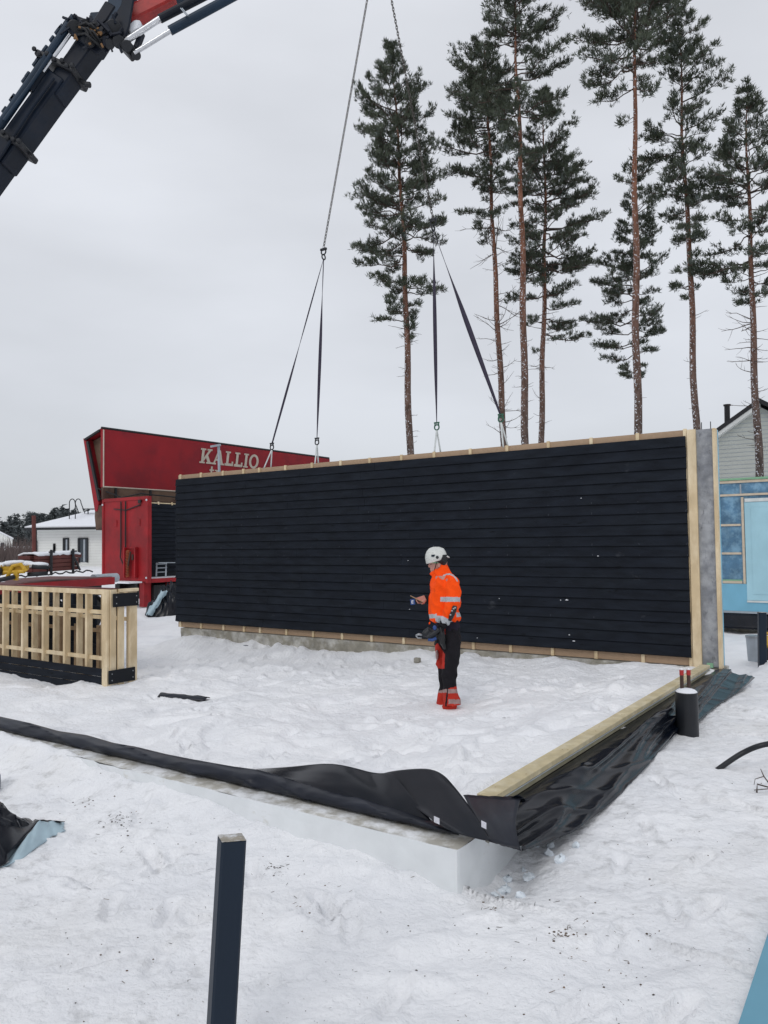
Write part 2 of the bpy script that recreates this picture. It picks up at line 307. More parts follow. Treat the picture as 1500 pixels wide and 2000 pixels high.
# ------------------------------------------------------------------ ground
rng = np.random.RandomState(7)
def vnoise(x, y, s, seed):
    r = np.random.RandomState(seed); T = r.rand(256, 256)
    X = x/s; Y = y/s; xi = np.floor(X).astype(int); yi = np.floor(Y).astype(int); fx = X-xi; fy = Y-yi
    fx = fx*fx*(3-2*fx); fy = fy*fy*(3-2*fy)
    a = T[xi % 256, yi % 256]; b = T[(xi+1) % 256, yi % 256]; c = T[xi % 256, (yi+1) % 256]; d = T[(xi+1) % 256, (yi+1) % 256]
    return (a*(1-fx)+b*fx)*(1-fy)+(c*(1-fx)+d*fx)*fy - .5
def sst(e0, e1, x): t = np.clip((x-e0)/(e1-e0), 0, 1); return t*t*(3-2*t)
def gbase(X, Y):
    a = (X-C0.x)*u.x+(Y-C0.y)*u.y; b = (X-C0.x)*v.x+(Y-C0.y)*v.y
    inn = np.interp(a, [0, .6, 2.5, 7, 10.2, 10.95, 14], [.06, .02, 0., -.12, -.14, -.33, -.38])
    inn = inn + .05*np.exp(-((a-.35)/.25)**2)*sst(.3, 1.5, b)
    inn = inn + .05*np.exp(-((b-7.1)/.5)**2)*(a < 6)
    inn = inn + sst(5.6, 7.0, b)*np.interp(a, [4, 7, 9.5, 10.4, 10.7, 10.9], [0, .05, .11, .15, .10, 0])
    inn = inn + .05*np.exp(-((a-.75)/.35)**2)*sst(.6, 1.6, b)*sst(6, 3.5, b)
    outf = -.12 + 0*a
    bank = np.interp(a, [-.5, 0, 1.6, 2.4, 4.5, 8], [.01, .035, .08, .16, .23, .26])*np.exp(-np.clip(-b, 0, 9)/.35)
    outf = outf+bank
    right = -.13 - .07*sst(2, 12, b)
    g = np.where(b < 0.08, outf, np.where(a < .06, right, inn))
    g = g + .028*np.clip(vnoise(X, Y, .16, 41)+vnoise(X, Y, .09, 42)*.7+.2, 0, 1)*np.exp(-((b+.06)/.16)**2)*(a > -.3)
    # icy hollow beside the near corner
    g = g - .10*np.exp(-(((a+.12)/.16)**2+((b-.45)/.35)**2))
    far = sst(30, 44, Y)*1.15 - sst(60, 120, Y)*.9
    g = np.where((a > 0) & (b > 7.5), np.interp(b, [7.5, 9, 16], [-.33, -.36, -.38]), g)
    return g + far*sst(5, -5, X)
def ground(X, Y, detail=True):
    X = np.asarray(X, float); Y = np.asarray(Y, float)
    g = gbase(X, Y)
    a = (X-C0.x)*u.x+(Y-C0.y)*u.y; b = (X-C0.x)*v.x+(Y-C0.y)*v.y
    inside = (b > .25) & (a > .25)
    amp = np.where(inside, 1.0, .55)
    wx = X+.15*vnoise(X, Y, .5, 11); wy = Y+.15*vnoise(X, Y, .5, 12)
    n = .10*vnoise(X, Y, 1.7, 1)+np.where(inside, .115, .085)*vnoise(wx, wy, .62, 2)+.045*vnoise(wx, wy, .27, 3)+.022*vnoise(wx, wy, .12, 4)+.010*vnoise(X, Y, .06, 5)
    # trampled spots and clods
    c = vnoise(wx, wy, .34, 8); c2 = vnoise(wx, wy, .19, 9)
    n = n - .065*sst(.18, .34, c)*sst(-.2, .3, vnoise(X, Y, 2.3, 10)) + .05*sst(.2, .4, c2)*sst(-.1, .25, vnoise(X, Y, 1.9, 13))
    near = np.minimum(1, np.exp(-np.clip(np.hypot(X, Y)-25, 0, 999)/15))
    edge = np.where(b < .05, 1.0, np.clip(np.minimum(np.abs(b-.15), 9)/.25, .3, 1))
    n = n + np.where(inside, .4, 1.0)*(.022*vnoise(wx, wy, .045, 15)+.020*vnoise(wx, wy, .09, 16)*sst(-.3, .3, vnoise(X, Y, .9, 17)))
    pit = ((X-.70)/.42)**2+((Y-8.93)/.35)**2
    far = .5*vnoise(X, Y, 7, 6)*sst(18, 40, np.hypot(X, Y))
    r_ = g + n*amp*near*edge + far
    return r_*(1-np.exp(-pit))+.012*np.exp(-pit)
def gz(p): return float(ground(np.array([p[0]]), np.array([p[1]]))[0])
def axis(lo, hi, st, L0, L1, gr=1.07):
    mid = list(np.arange(lo, hi, st)); r = []; x = hi; d = st
    while x < L1: r.append(x); d *= gr; x += d
    r.append(L1); l = []; x = lo-st; d = st
    while x > L0: l.append(x); d *= gr; x -= d
    l.append(L0); return np.array(l[::-1]+mid+r)
xs = axis(-4.5, 4.5, .022, -900, 900); ys = axis(2.2, 11.5, .022, -60, 1500)
GX, GY = np.meshgrid(xs, ys); GZ = ground(GX, GY)
Rp = np.random.RandomState(12)            # boot prints: tracks of sole-shaped hollows with a pushed-up rim
def boot(x, y, an, dep):
    i0, i1 = np.searchsorted(ys, [y-.45, y+.45]); j0, j1 = np.searchsorted(xs, [x-.45, x+.45])
    if i1 <= i0 or j1 <= j0: return
    X = GX[i0:i1, j0:j1]-x; Y = GY[i0:i1, j0:j1]-y; l = X*math.cos(an)+Y*math.sin(an); c = -X*math.sin(an)+Y*math.cos(an)
    wdt = .052*(1-.25*np.cos(l*22)); r = np.sqrt((l/.15)**2+(c/wdt)**2)
    GZ[i0:i1, j0:j1] += -dep*(1-sst(.75, 1.15, r)) + dep*.35*np.exp(-((r-1.35)/.25)**2)
for k in range(26):
    if k < 15: x, y = WZ(Rp.uniform(50, 1450), Rp.uniform(1560, 1980), -.12)[:2]
    else: x, y = WZ(Rp.uniform(350, 1250), Rp.uniform(1330, 1450), 0)[:2]
    an = Rp.rand()*2*PI
    for q in range(Rp.randint(4, 9)):
        aa, bb_ = ab((x, y)); sd_s = 1 if q % 2 else -1
        if not (-.25 < bb_ < .45 and aa > -.5) and not (-.5 < aa < .35 and bb_ > 0) and math.hypot(x-.7, y-8.93) > .5:
            boot(x-sd_s*.11*math.sin(an), y+sd_s*.11*math.cos(an), an+Rp.randn()*.15, Rp.uniform(.022, .045))
        an += Rp.randn()*.2; x += .62*math.cos(an); y += .62*math.sin(an)
nx, ny = len(xs), len(ys)
me = bpy.data.meshes.new('snow_ground'); me.vertices.add(nx*ny)
me.vertices.foreach_set('co', np.stack([GX, GY, GZ], -1).reshape(-1).astype(np.float32))
I = (np.arange(ny-1)[:, None]*nx+np.arange(nx-1)[None, :]).reshape(-1)
q = np.stack([I, I+1, I+nx+1, I+nx], 1).reshape(-1)
nf = len(I); me.loops.add(nf*4); me.polygons.add(nf)
me.loops.foreach_set('vertex_index', q.astype(np.int32)); me.polygons.foreach_set('loop_start', np.arange(nf, dtype=np.int32)*4)
me.polygons.foreach_set('use_smooth', np.ones(nf, bool))
at = me.attributes.new('soil', 'FLOAT', 'POINT')
ga = (GX-C0.x)*u.x+(GY-C0.y)*u.y; gb = (GX-C0.x)*v.x+(GY-C0.y)*v.y
soil = np.where((gb < -.05) | (ga < -.1), 1.0, .12)*np.clip(.55+1.2*vnoise(GX, GY, 1.1, 21), .1, 1)
at.data.foreach_set('value', soil.reshape(-1).astype(np.float32))
me.update(calc_edges=True); me.validate(); me.materials.append(M['snow'])
go = bpy.data.objects.new('snow_ground', me); COL.objects.link(go); tag(go, kind='structure')
# ------------------------------------------------------------------ foundation
fd = thing('house_foundation', 'low concrete house foundation with pale foam edge, framing the snowy floor', 'foundation', L(0, 0, -.2))
mb = MB()
n = 160                                   # ledge top: thin uneven ice over concrete
rows = []
for j, b_ in enumerate((-.002, .03, .08, .13, .20, .30)):
    rows.append([L(a_, b_, .1+.010*fb((a_*6, b_*14, 0))) for a_ in np.linspace(11, .0, n)])
mb.grid(rows)
mb.build('concrete_ledge', 'icy_ledge', fd, smooth=True)
mb = MB()
rows = []                                 # front foam face, slightly uneven, with the corner return
for z_ in np.linspace(.104, -.35, 8):
    r_ = [L(a_, -.004+.006*fb((a_*3, z_*8, 3))-.05*max(0, min(1, (a_-1.6)/1.5))*abs(fb((a_*2.2, z_*5, 1))), z_+(.007*fb((a_*14, 0, 2))-.006*max(0, fb((a_*5, 3, 2))) if z_ > .1 else 0)) for a_ in np.linspace(11, 0, 120)]
    r_ += [L(-.004+.006*fb((b_*4, z_*8, 9)), b_, z_) for b_ in np.linspace(.02, 7.4, 60)]
    rows.append(r_)
mb.grid(rows).build('insulation_board', 'foam', fd, smooth=False)
MB().lbox(.0, .30, .30, 7.20, -.3, .100).build('concrete_edge', 'concrete', fd)
mb = MB()
rows = []
for z_ in np.linspace(.115, -.5, 8): rows.append([L(a_, 7.30+.012*fb((a_*3, z_*8, 3)), z_) for a_ in np.linspace(10.9, .1, 160)])
mb.grid(rows)
mb.lbox(.0, 10.9, 7.33, 7.7, -.5, .114)
mb.build('concrete_plinth', 'concrete', fd)
# uneven snow ridges clinging to the plinth
rnd = random.Random(3)
# ------------------------------------------------------------------ wall panel
B = 7.325
wp = thing('wall_element', 'huge prefabricated wall element clad in black horizontal boards, hanging from the crane', 'wall panel', L(5.5, 7.4, .115))
nb_ = 20; h_ = (3.323-.238)/nb_
mb = MB()
for k in range(nb_):
    z0 = .238+k*h_; z1 = z0+h_
    jb = rnd.uniform(-.003, .003)
    cols = [11.07, 8.4+rnd.uniform(-1, 1), 5.3+rnd.uniform(-1, 1), .40+rnd.uniform(-.006, .006)]
    for i in range(3):
        a1, a0 = cols[i], cols[i+1]+.004
        prof = [(-.020+jb, z0+.013), (-.030+jb, z0+.017), (-.010+jb, z1+.004), (.0, z1+.004), (.0, z0+.013)]
        mb.prism([L(a0, B+p_, q_) for p_, q_ in prof], u*(a1-a0))
mb.build('cladding', 'black_board', wp)
mb = MB()
for k in range(nb_):
    mb.lbox(.405, 11.065, B+.0, B+.012, .24+k*h_, .24+k*h_+.016)
mb.lbox(.41, 11.06, B+.008, B+.02, .24, 3.32)
mb.build('shadow_gap', 'board_end', wp)
MB().lbox(.29, 11.06, B+.048, B+.062, .125, 3.42).build('sheathing_board', 'fibreboard', wp)
bx_px = [350, 390, 433, 473, 504, 555, 607, 663, 720, 782, 846, 917, 989, 1070, 1154, 1245, 1338]
a_s = [ab(WB(x_, 900, B))[0] for x_ in bx_px]
for a_ in a_s:
    MB().lbox(a_-.024, a_+.024, B+.021, B+.047, .122, 3.43+rnd.uniform(-.004, .004)).build('batten', 'pine', wp)
mb = MB()
for a_ in a_s:
    for k in range(nb_):
        z0 = .238+k*h_
        for dz in (.035, .05) if rnd.random() < .5 else (.035,):
            c = L(a_+rnd.uniform(-.004, .004), B-.0265+dz*.13, z0+dz); mb.box(c, u*.0034, v*.004, Z*.0034)
mb.build('nails', 'nail', wp)
MB().lbox(.27, .385, B-.006, B+.046, .118, 3.412).build('edge_stud', 'pine', wp, bevel=.003)
rows = [[L(a_, B+.03+.006*fb((a_*8, z_*5, 1)), z_) for a_ in np.linspace(.269, .055, 10)] for z_ in np.linspace(3.405, .13, 80)]
MB().grid(rows).build('grey_felt', 'felt', wp, smooth=True)
MB().lbox(.012, .054, B-.004, B+.12, .118, 3.405).build('corner_stud', 'pine', wp, bevel=.003)
MB().lbox(.06, 11.06, B+.064, B+.21, .118, 3.40).build('core', 'felt', wp)
MB().lbox(.020, .030, B+.121, B+.225, .14, 3.40).build('blue_edge_film', 'mid_blue', wp)
mb = MB(); mb.lbox(.12, .2, B-.04, B-.012, .13, .19); mb.build('packer', M['green'], wp)
for a_ in (.17, -.02):
    pass
mb = MB()
for a_ in (.22, .10): mb.tube([L(a_, B+.15, 3.40), L(a_, B+.15, 3.52)], .006, 6)
mb.each('anchor_rod', 'dark_steel', wp)
mb = MB()                                  # small clots of snow stuck on the boards
for x_, y_ in ((1107, 1171), (1119, 1252), (1095, 1172), (1112, 1240), (800, 1190), (797, 1095), (975, 1169), (932, 1246), (1135, 973), (1168, 1086)):
    mb.ell(WB(x_, y_, B-.03), u*rnd.uniform(.006, .013), v*.006, Z*.007, 8, 4)
mb.ell(WB(1121, 1252, B-.03), u*.022, v*.008, Z*.007, 8, 4); mb.ell(WB(1107, 1172, B-.03), u*.03, v*.01, Z*.006, 8, 4)
mb.build('snow_clot', 'lightsnow', wp, smooth=True)
# ------------------------------------------------------------------ sill beam on the right side
sb = thing('sill_beam', 'long pale timber sill beam running from the front corner to the black wall', 'beam', L(.17, 3.8, .1))
rows = [[L(a_, b_, .192+.0015*fb((a_*20, b_*5, 0))) for a_ in (.122, .146, .17, .194, .218)] for b_ in np.linspace(.70, 7.10, 60)]
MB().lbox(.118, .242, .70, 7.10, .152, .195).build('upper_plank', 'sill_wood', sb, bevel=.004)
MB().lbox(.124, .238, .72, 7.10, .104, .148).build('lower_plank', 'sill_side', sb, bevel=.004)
MB().lbox(.108, .25, .68, 7.12, .1485, .1515).build('sealing_strip', 'galv', sb)
mb = MB()
for k in range(20):
    b_ = rnd.uniform(.8, 7)
    a_ = .17+rnd.uniform(-.038, .038); mb.tube([L(a_, b_, .194), L(a_, b_, .1958)], rnd.uniform(.003, .007), 7)
mb.build('knots', 'pine_dark', sb)
# ------------------------------------------------------------------ black films
ff = thing('damp_proof_film', 'dark grey plastic film folded along the front edge of the foundation, with a raised flap', 'plastic film', L(2.5, .2, .1))
bx = [-900, -400, 0, 117, 280, 513, 700, 913, 1020]; by = [1222, 1333, 1426, 1452, 1490, 1543, 1587, 1634.7, 1661]
tx = [-900, -400, 0, 60, 117, 173, 224, 270, 327, 383, 457, 509, 600, 700, 800, 880, 961]; ty = [1205, 1310, 1399, 1412, 1428, 1436, 1451, 1459, 1473, 1484, 1497, 1504, 1531, 1557, 1588, 1612, 1641]
rows = [[] for _ in range(12)]
for i in range(220):
    x_ = -850+(897+850)*i/219.0
    yb, yt = lerp(bx, by, x_), lerp(tx, ty, x_)
    for j in range(12):
        if j < 9:
            s_ = j/8.0
            bb = .165+.085*s_**1.5 - .035*math.sin(s_*PI) - .030*max(0, 1-abs(noise.noise(Vector((x_*.010+s_*.9, s_*.8, 5.2))))*3.2)**2 - .014*max(0, 1-abs(noise.noise(Vector((x_*.028-s_*1.3, s_*1.1, 1.7))))*3)**2
            p = WB(x_-3*s_, yb+(yt-yb)*s_, bb)
        else:
            s_ = (j-8)/3.0; p0 = WB(x_-3, yt, .25); p = p0+v*(.10*s_)-Z*(.16*s_**1.5)
        rows[j].append(p)
MB().grid(rows).build('folded_sheet', 'film_dull', ff, smooth=True, solid=.003)
# dark flap rising behind
U_ = [(500, 1502), (540, 1500), (579, 1497), (612, 1493), (644, 1491), (672, 1495), (700, 1502), (720, 1508), (745, 1512), (765, 1507)]
D_ = [(500, 1508), (545, 1522), (585, 1534), (625, 1544), (665, 1554), (705, 1564), (740, 1576), (775, 1588), (800, 1596), (850, 1612)]
rows = []
for j in range(9):
    s_ = j/8.0; rows.append([])
    for i, (a_, b_) in enumerate(zip(U_, D_)):
        bb = .22+.26*s_ + .05*math.sin(i*1.1)*s_ - .05*math.sin(s_*PI) + .015*fb((i*.7, s_*3, 1))
        rows[-1].append(WB(b_[0]+(a_[0]-b_[0])*s_, b_[1]+(a_[1]-b_[1])*s_, bb))
o = MB().grid(rows).build('raised_flap', 'film', ff, smooth=True, solid=.003)
sm = o.modifiers.new('sub', 'SUBSURF'); sm.levels = 2; sm.render_levels = 2; o.modifiers.move(1, 0)
# brighter tongue folding over the corner
TL = [(738, 1513), (765, 1506), (800, 1502), (844, 1500), (868, 1515)]
BL = [(876, 1621), (893, 1628), (915, 1634), (940, 1640), (961, 1644)]
MLs = [(800, 1575), (820, 1566), (850, 1562), (885, 1562), (914, 1563)]
rows = []
for j in range(13):
    s_ = j/12.0; rows.append([])
    for i in range(5):
        w0 = (1-s_)*(1-s_); w1 = 2*s_*(1-s_); w2 = s_*s_
        px_ = TL[i][0]*w0+MLs[i][0]*w1+BL[i][0]*w2; py_ = TL[i][1]*w0+MLs[i][1]*w1+BL[i][1]*w2
        bb = .50*(1-s_)+.06*s_+.02*math.sin(i*1.5)+(.012*fb((i, s_*4, 8)))
        rows[-1].append(WB(px_, py_, bb))
o = MB().grid(rows).build('folded_tongue', 'film', ff, smooth=True, solid=.003)
sm = o.modifiers.new('sub', 'SUBSURF'); sm.levels = 2; sm.render_levels = 2; o.modifiers.move(1, 0)
mb = MB()
for (x_, y_, w_) in ((945, 1611, 8), (853, 1602, 9)):
    c = WB(x_, y_, .02 if x_ > 900 else .07)
    mb.box(c, (WB(x_+w_, y_+4, .02)-WB(x_, y_, .02))*.6, v*.001, Z*.018)
mb.each('sticker', 'label_white', ff)
sf = thing('side_film', 'glossy black plastic sheet draped from the sill beam down the right side onto the snow', 'plastic film', L(-.1, 3.8, 0))
ox = [(1016, 1664), (1055, 1652), (1116, 1627), (1153, 1600), (1212, 1555), (1265, 1499), (1292, 1467), (1319, 1435), (1367, 1408), (1399, 1381), (1447, 1349), (1474, 1324)]
oz = [.03, -.02, -.07, -.10, -.11, -.12, -.12, -.12, -.13, -.14, -.14, -.14]
op = [WZ(p_[0], p_[1], z_) for p_, z_ in zip(ox, oz)]
def oinner(t):
    b_ = .60+(7.28-.60)*t; return b_
NS = 230; NT = 34
rows = []; WRs = []
for j in range(NT):
    tt = j/(NT-1.0); rows.append([])
    for i in range(NS):
        s_ = i/(NS-1.0); f_ = s_*(len(op)-1)
        # match outer points by b
        b_ = oinner(s_)
        bo = [ab(p_)[1] for p_ in op]; ao = [ab(p_)[0] for p_ in op]
        tb = bo[0]+(bo[-1]-bo[0])*s_**.92
        A1 = lerp(bo, ao, tb); Z1 = lerp(bo, oz, tb)
        prof_t = [0, .12, .26, .34, .75, 1]
        pa = [.130, .06, .0, -.03, -.03+(A1+.03)*.55, A1]
        pz = [.1015, .108, .110, .085, .0+.4*Z1, Z1]
        pb = [b_, b_, b_*.98+.02*tb, b_*.9+.1*tb, b_*.4+.6*tb, tb]
        a_ = lerp(prof_t, pa, tt); z_ = lerp(prof_t, pz, tt); bb = lerp(prof_t, pb, tt)
        wv = min(1, tt*4)*(1-.6*max(0, tt-.8)/.2)
        q_ = bb+.35*noise.noise(Vector((bb*.7, tt*1.2, 7)))
        r1 = 1-abs(noise.noise(Vector((q_*.45+tt*.5, tt*2.6+bb*.22, 4.1))))*3.0; r2 = 1-abs(noise.noise(Vector((q_*1.5-tt*2.6, tt*.35, 9.3))))*3.4; r3 = 1-abs(noise.noise(Vector((q_*3.6-tt*4.6, tt*.6, 2.2))))*3.6
        m_ = max(0, min(1, .5+1.6*noise.noise(Vector((bb*.6, 0, 31)))))
        wr = .050*max(0, r1)**1.6 + .028*max(0, r2)**2*m_ + .006*max(0, r3)**2*(1-m_*.5)
        P = L(a_-wr*wv*.9, bb, z_+wr*wv*.7)
        rows[-1].append(P); WRs.append((tt > .5 and s_ > .12, wr))
flatP = [p_ for r_ in rows for p_ in r_]; aX = np.array([p_.x for p_ in flatP]); aY = np.array([p_.y for p_ in flatP])
g1 = ground(aX, aY)+.008; g2 = gbase(aX, aY)+.03
for p_, (on_, wr), a_, b_ in zip(flatP, WRs, g1, g2):
    if on_: p_.z = max(p_.z, a_, b_+wr*.4)
MB().grid(rows).build('draped_sheet', 'film', sf, smooth=True, solid=.002)
# corner fold of the side film facing the viewer
K0 = WB(905, 1553, .66); K1 = WB(1018, 1557, .60); K2 = WB(1018, 1662, .12); K3 = WB(955, 1643, .08)
rows = []
for j in range(12):
    s_ = j/11.0; rows.append([])
    for i in range(14):
        t_ = i/13.0; A_ = K0.lerp(K1, t_); B_ = K3.lerp(K2, t_)
        P = A_.lerp(B_, s_)-v*(.05*math.sin(s_*PI)*(.5+t_))+Z*(.02*math.sin(s_*PI))
        P += Z*.008*fb((t_*4, s_*4, 3))
        rows[-1].append(P)
MB().grid(rows).build('corner_fold', 'film_dull', sf, smooth=True, solid=.003)
mb = MB()
q0 = WB(1000, 1558, .60); q1 = WB(1030, 1562, .60)
rows = [[q0.lerp(q1, t_)+Z*(.03*math.sin(t_*PI))*s_-v*.02*s_ for t_ in np.linspace(0, 1, 6)] for s_ in (-1, 0, 1)]
mb.grid(rows).build('curl', 'film', sf, smooth=True, solid=.003)
# ------------------------------------------------------------------ stacked timber frames at the left
def frame_unit(label, b0, b1, a0, a1, z0, z1, sp, off, wood, boards=True, nogs=(.33, .9), group='stud frames stacked on the snow', off2=.16):
    t = thing('stud_frame', label, 'timber frame', L((a0+a1)/2, b0, z0), group)
    MB().lbox(a0, a1, b0, b1, z1-.075, z1).build('top_rail', wood, t, bevel=.003)
    MB().lbox(a0+.002, a1, b0+.004, b1, z0+.0, z0+.045).build('bottom_rail', wood, t, bevel=.003)
    a_ = a0+.0; k = 0
    while a_ < a1:
        w_ = .052
        MB().lbox(a_+.001, a_+w_, b0+.003, b1-.003, z0+.046, z1-.076).build('stud', wood, t, bevel=.003)
        a_ += sp*rnd.uniform(.96, 1.04)
    if off2:
        a_ = a0+off2+.1
        while a_ < a1:
            MB().lbox(a_, a_+.05, b1+.02, b1+.11, z0+.046, z1-.05).build('stud', wood, t, bevel=.003); a_ += sp*rnd.uniform(.95, 1.05)
    for zn in nogs:
        MB().lbox(a0+.053, a1, b0+.045, b0+.09, z0+zn, z0+zn+.055).build('nogging', wood, t, bevel=.003)
    if boards:
        for k in range(3):
            MB().lbox(a0+.03, a1, b0-.024, b0-.002, z0-.02+k*.115, z0+.088+k*.115).build('black_plank', 'black_board', t, bevel=.002)
    return t
t1 = frame_unit('front pale stud frame with black planks along its foot', 2.84, 2.94, 7.16, 12.5, -.17, 1.27, .56, 0, 'pine', nogs=(.42, 1.08), off2=0)
MB().lbox(7.16, 12.5, 2.84, 2.96, 1.272, 1.285).build('roofing_strip', 'red_brown', t1)
MB().lbox(7.18, 7.30, 2.80, 2.838, -.16, 1.27).build('end_post', 'pine', t1, bevel=.003)
t2 = frame_unit('second pale stud frame directly behind the front one', 3.17, 3.26, 7.20, 12.5, -.16, 1.24, .60, .3, 'pine', boards=False, nogs=(.95,), off2=0)
MB().lbox(7.15, 7.19, 2.965, 3.065, -.12, 1.22).build('end_post', 'pine', t2, bevel=.003)
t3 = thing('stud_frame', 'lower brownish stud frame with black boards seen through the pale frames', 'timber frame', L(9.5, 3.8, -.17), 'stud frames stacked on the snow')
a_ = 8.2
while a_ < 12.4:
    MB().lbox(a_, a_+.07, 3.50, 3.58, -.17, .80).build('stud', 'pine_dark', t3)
    MB().lbox(a_+.10, a_+.42, 3.80, 3.84, -.1, 1.08).build('black_board', 'black_board', t3)  # real black boards, widened to stand in for shade between the frames
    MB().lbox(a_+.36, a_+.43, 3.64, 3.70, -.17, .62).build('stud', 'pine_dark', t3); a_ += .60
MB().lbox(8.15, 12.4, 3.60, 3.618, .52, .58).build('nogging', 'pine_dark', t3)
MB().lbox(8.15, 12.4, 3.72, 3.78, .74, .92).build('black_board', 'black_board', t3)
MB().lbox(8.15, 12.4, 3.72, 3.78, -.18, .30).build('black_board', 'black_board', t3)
pl = thing('end_plate', 'black board screwed across the top end of the stud frames', 'board', L(7.15, 3.1, 1.1), 'black end boards of the frames')
MB().lbox(7.118, 7.138, 2.86, 3.29, 1.02, 1.21).build('board', 'board_end', pl, bevel=.003)
mb = MB()
for b_ in (2.91, 3.25):
    for z_ in (1.07, 1.16): mb.ell(L(7.116, b_, z_), u*.004, v*.009, Z*.009, 8, 4)
mb.each('screw', 'grey_metal', pl)
pl = thing('end_plate', 'black board screwed across the bottom end of the stud frames', 'board', L(7.15, 3.1, 0), 'black end boards of the frames')
MB().lbox(7.118, 7.138, 2.79, 3.23, -.05, .14).build('board', 'board_end', pl, bevel=.003)
mb = MB()
for b_ in (2.84, 3.19):
    for z_ in (0, .09): mb.ell(L(7.116, b_, z_), u*.004, v*.009, Z*.009, 8, 4)
mb.each('screw', 'grey_metal', pl)
MB().lbox(7.14, 7.19, 3.15, 3.28, -.12, 1.22).build('end_post', 'pine', t2, bevel=.003)
MB().lbox(7.13, 7.2, 2.97, 3.30, 1.225, 1.27).build('top_rail', 'pine', t2, bevel=.003)
# ------------------------------------------------------------------ red trailer
BT = 13.56; A0 = 19.89; A1_ = 22.5; LEN = 13.4; BE = BT+LEN
tr = thing('cargo_trailer', 'red box trailer with an opened side, standing behind the black wall', 'trailer', L(21.2, 20, -.4))
mb = MB(); mb.lbox(A0+.05, A1_-.05, BT+.002, BT+.10, .74, 3.60)
mb.build('end_wall', 'red', tr, bevel=.01)
mb = MB()
mb.lbox(A0, A0+.10, BT-.03, BT+.14, .60, 3.64); mb.lbox(A1_-.10, A1_, BT-.03, BT+.14, .62, 3.62)
mb.lbox(A0+.10, A1_-.10, BT-.025, BT, 3.52, 3.64); mb.lbox(A0+.101, A1_-.101, BT-.025, BT, .66, .76)
mb.lbox(A0+.55, A0+.62, BT-.14, BT-.002, .78, 1.85); mb.lbox(A0+1.15, A0+1.22, BT-.14, BT-.002, .78, 1.85)
mb.lbox(A0+.62, A0+1.15, BT-.03, BT-.003, 1.80, 1.86)
mb.lbox(A0+1.75, A0+1.95, BT-.02, BT-.002, 2.6, 2.85); mb.lbox(A0+.45, A0+.62, BT-.02, BT-.002, 2.6, 2.85)
mb.each('end_frame', 'red', tr, bevel=.008)
mb = MB()
for a_ in (A0+1.48, A0+1.22): mb.tube([L(a_, BT-.04, 3.5), L(a_, BT-.04, 1.8), L(a_-.02, BT-.08, 1.5), L(a_-.25, BT-.10, 1.2)], .022, 6)
mb.tube([L(A0+1.9, BT-.03, 3.25), L(A0+1.2, BT-.03, 3.18), L(A0+.4, BT-.03, 3.35)], .02, 6)
mb.each('cable', 'black', tr)
mb = MB(); pts = []
for k in range(120):
    t_ = k/119.0; pts.append(L(A0+.98+.07*math.cos(k*.9), BT-.12+.05*math.sin(k*.9), 1.75-.95*t_))
mb.tube(pts, .016, 5); mb.build('coiled_hose', mat('hose_orange', (.30, .07, .02), .6), tr, smooth=True)
mb = MB(); mb.tube([L(A0+.85, BT-.1, 1.7), L(A0+.9, BT-.15, 1.3), L(A0+1.02, BT-.1, .9)], .03, 6); mb.lbox(A0+.72, A0+.80, BT-.1, BT-.04, 1.4, 1.6)
mb.build('coupling', 'pipe_brown', tr)
MB().lbox(A0+.15, A0+.45, BT-.05, BT-.028, .66, .80).build('number_plate', 'label_white', tr) if False else None
mb = MB()
for (a_, z_) in ((A0+.05, 3.5), (A1_-.06, 3.42), (A0+.06, .78)): mb.ell(L(a_, BT-.045, z_), u*.04, v*.03, Z*.04, 10, 6)
mb.each('marker_lamp', 'label_white', tr, smooth=True)
mb = MB(); mb.lbox(A0+.35, A0+.50, BT-.06, BT-.027, 3.40, 3.52); mb.build('rear_lamp', 'black', tr)
mb = MB(); mb.lbox(A0+.12, A1_-.1, BT+.0, BT+LEN, .62, .735); mb.lbox(A0-.01, A0+.09, BT+.141, BE, .60, .745)
mb.build('deck', 'red', tr, bevel=.006)
mb = MB(); mb.lbox(A0+.12, A1_-.1, BT+.15, BE, .737, .775); mb.lbox(A0+.3, A1_-.1, BT-.6, BT-.03, .60, .655); mb.build('deck_snow', 'lightsnow', tr)
mb = MB()
for a_ in (A0+.8, A1_-.8): mb.lbox(a_-.08, a_+.08, BT+.1, BE, .28, .615)
mb.lbox(A0+.2, A1_-.2, BT+.4, BT+.9, .0, .5); mb.lbox(A0+.1, A1_-.3, BT+1.2, BT+2.2, .1, .55)
mb.each('chassis', 'black', tr)
for k in range(3):
    for a_ in (A0+.25, A1_-.5):
        mb = MB(); c = L(a_, BT+2.2+k*1.3, .02)
        mb.tube([c-u*.15, c-u*.14, c+u*.14, c+u*.15], [.40, .47, .47, .40], 24); mb.build('wheel', 'rubber', tr, smooth=False)
        mb = MB(); mb.tube([c-u*.16, c+u*.16], [.2, .2], 16); mb.build('hub', 'grey_metal', tr)
mb = MB(); mb.lbox(A0+.3, A0+.55, BT+.05, BT+.35, -.25, .6); mb.lbox(A0+.15, A0+.3, BT+1.0, BT+1.3, -.15, .55); mb.each('support_leg', 'red', tr)
MB().lbox(A1_-.12, A1_-.02, BT+.14, BE, .75, 3.55).build('inner_wall', 'black', tr)
MB().lbox(A0+.1, A1_-.12, BE-.1, BE, .75, 3.55).build('front_wall', 'red', tr)
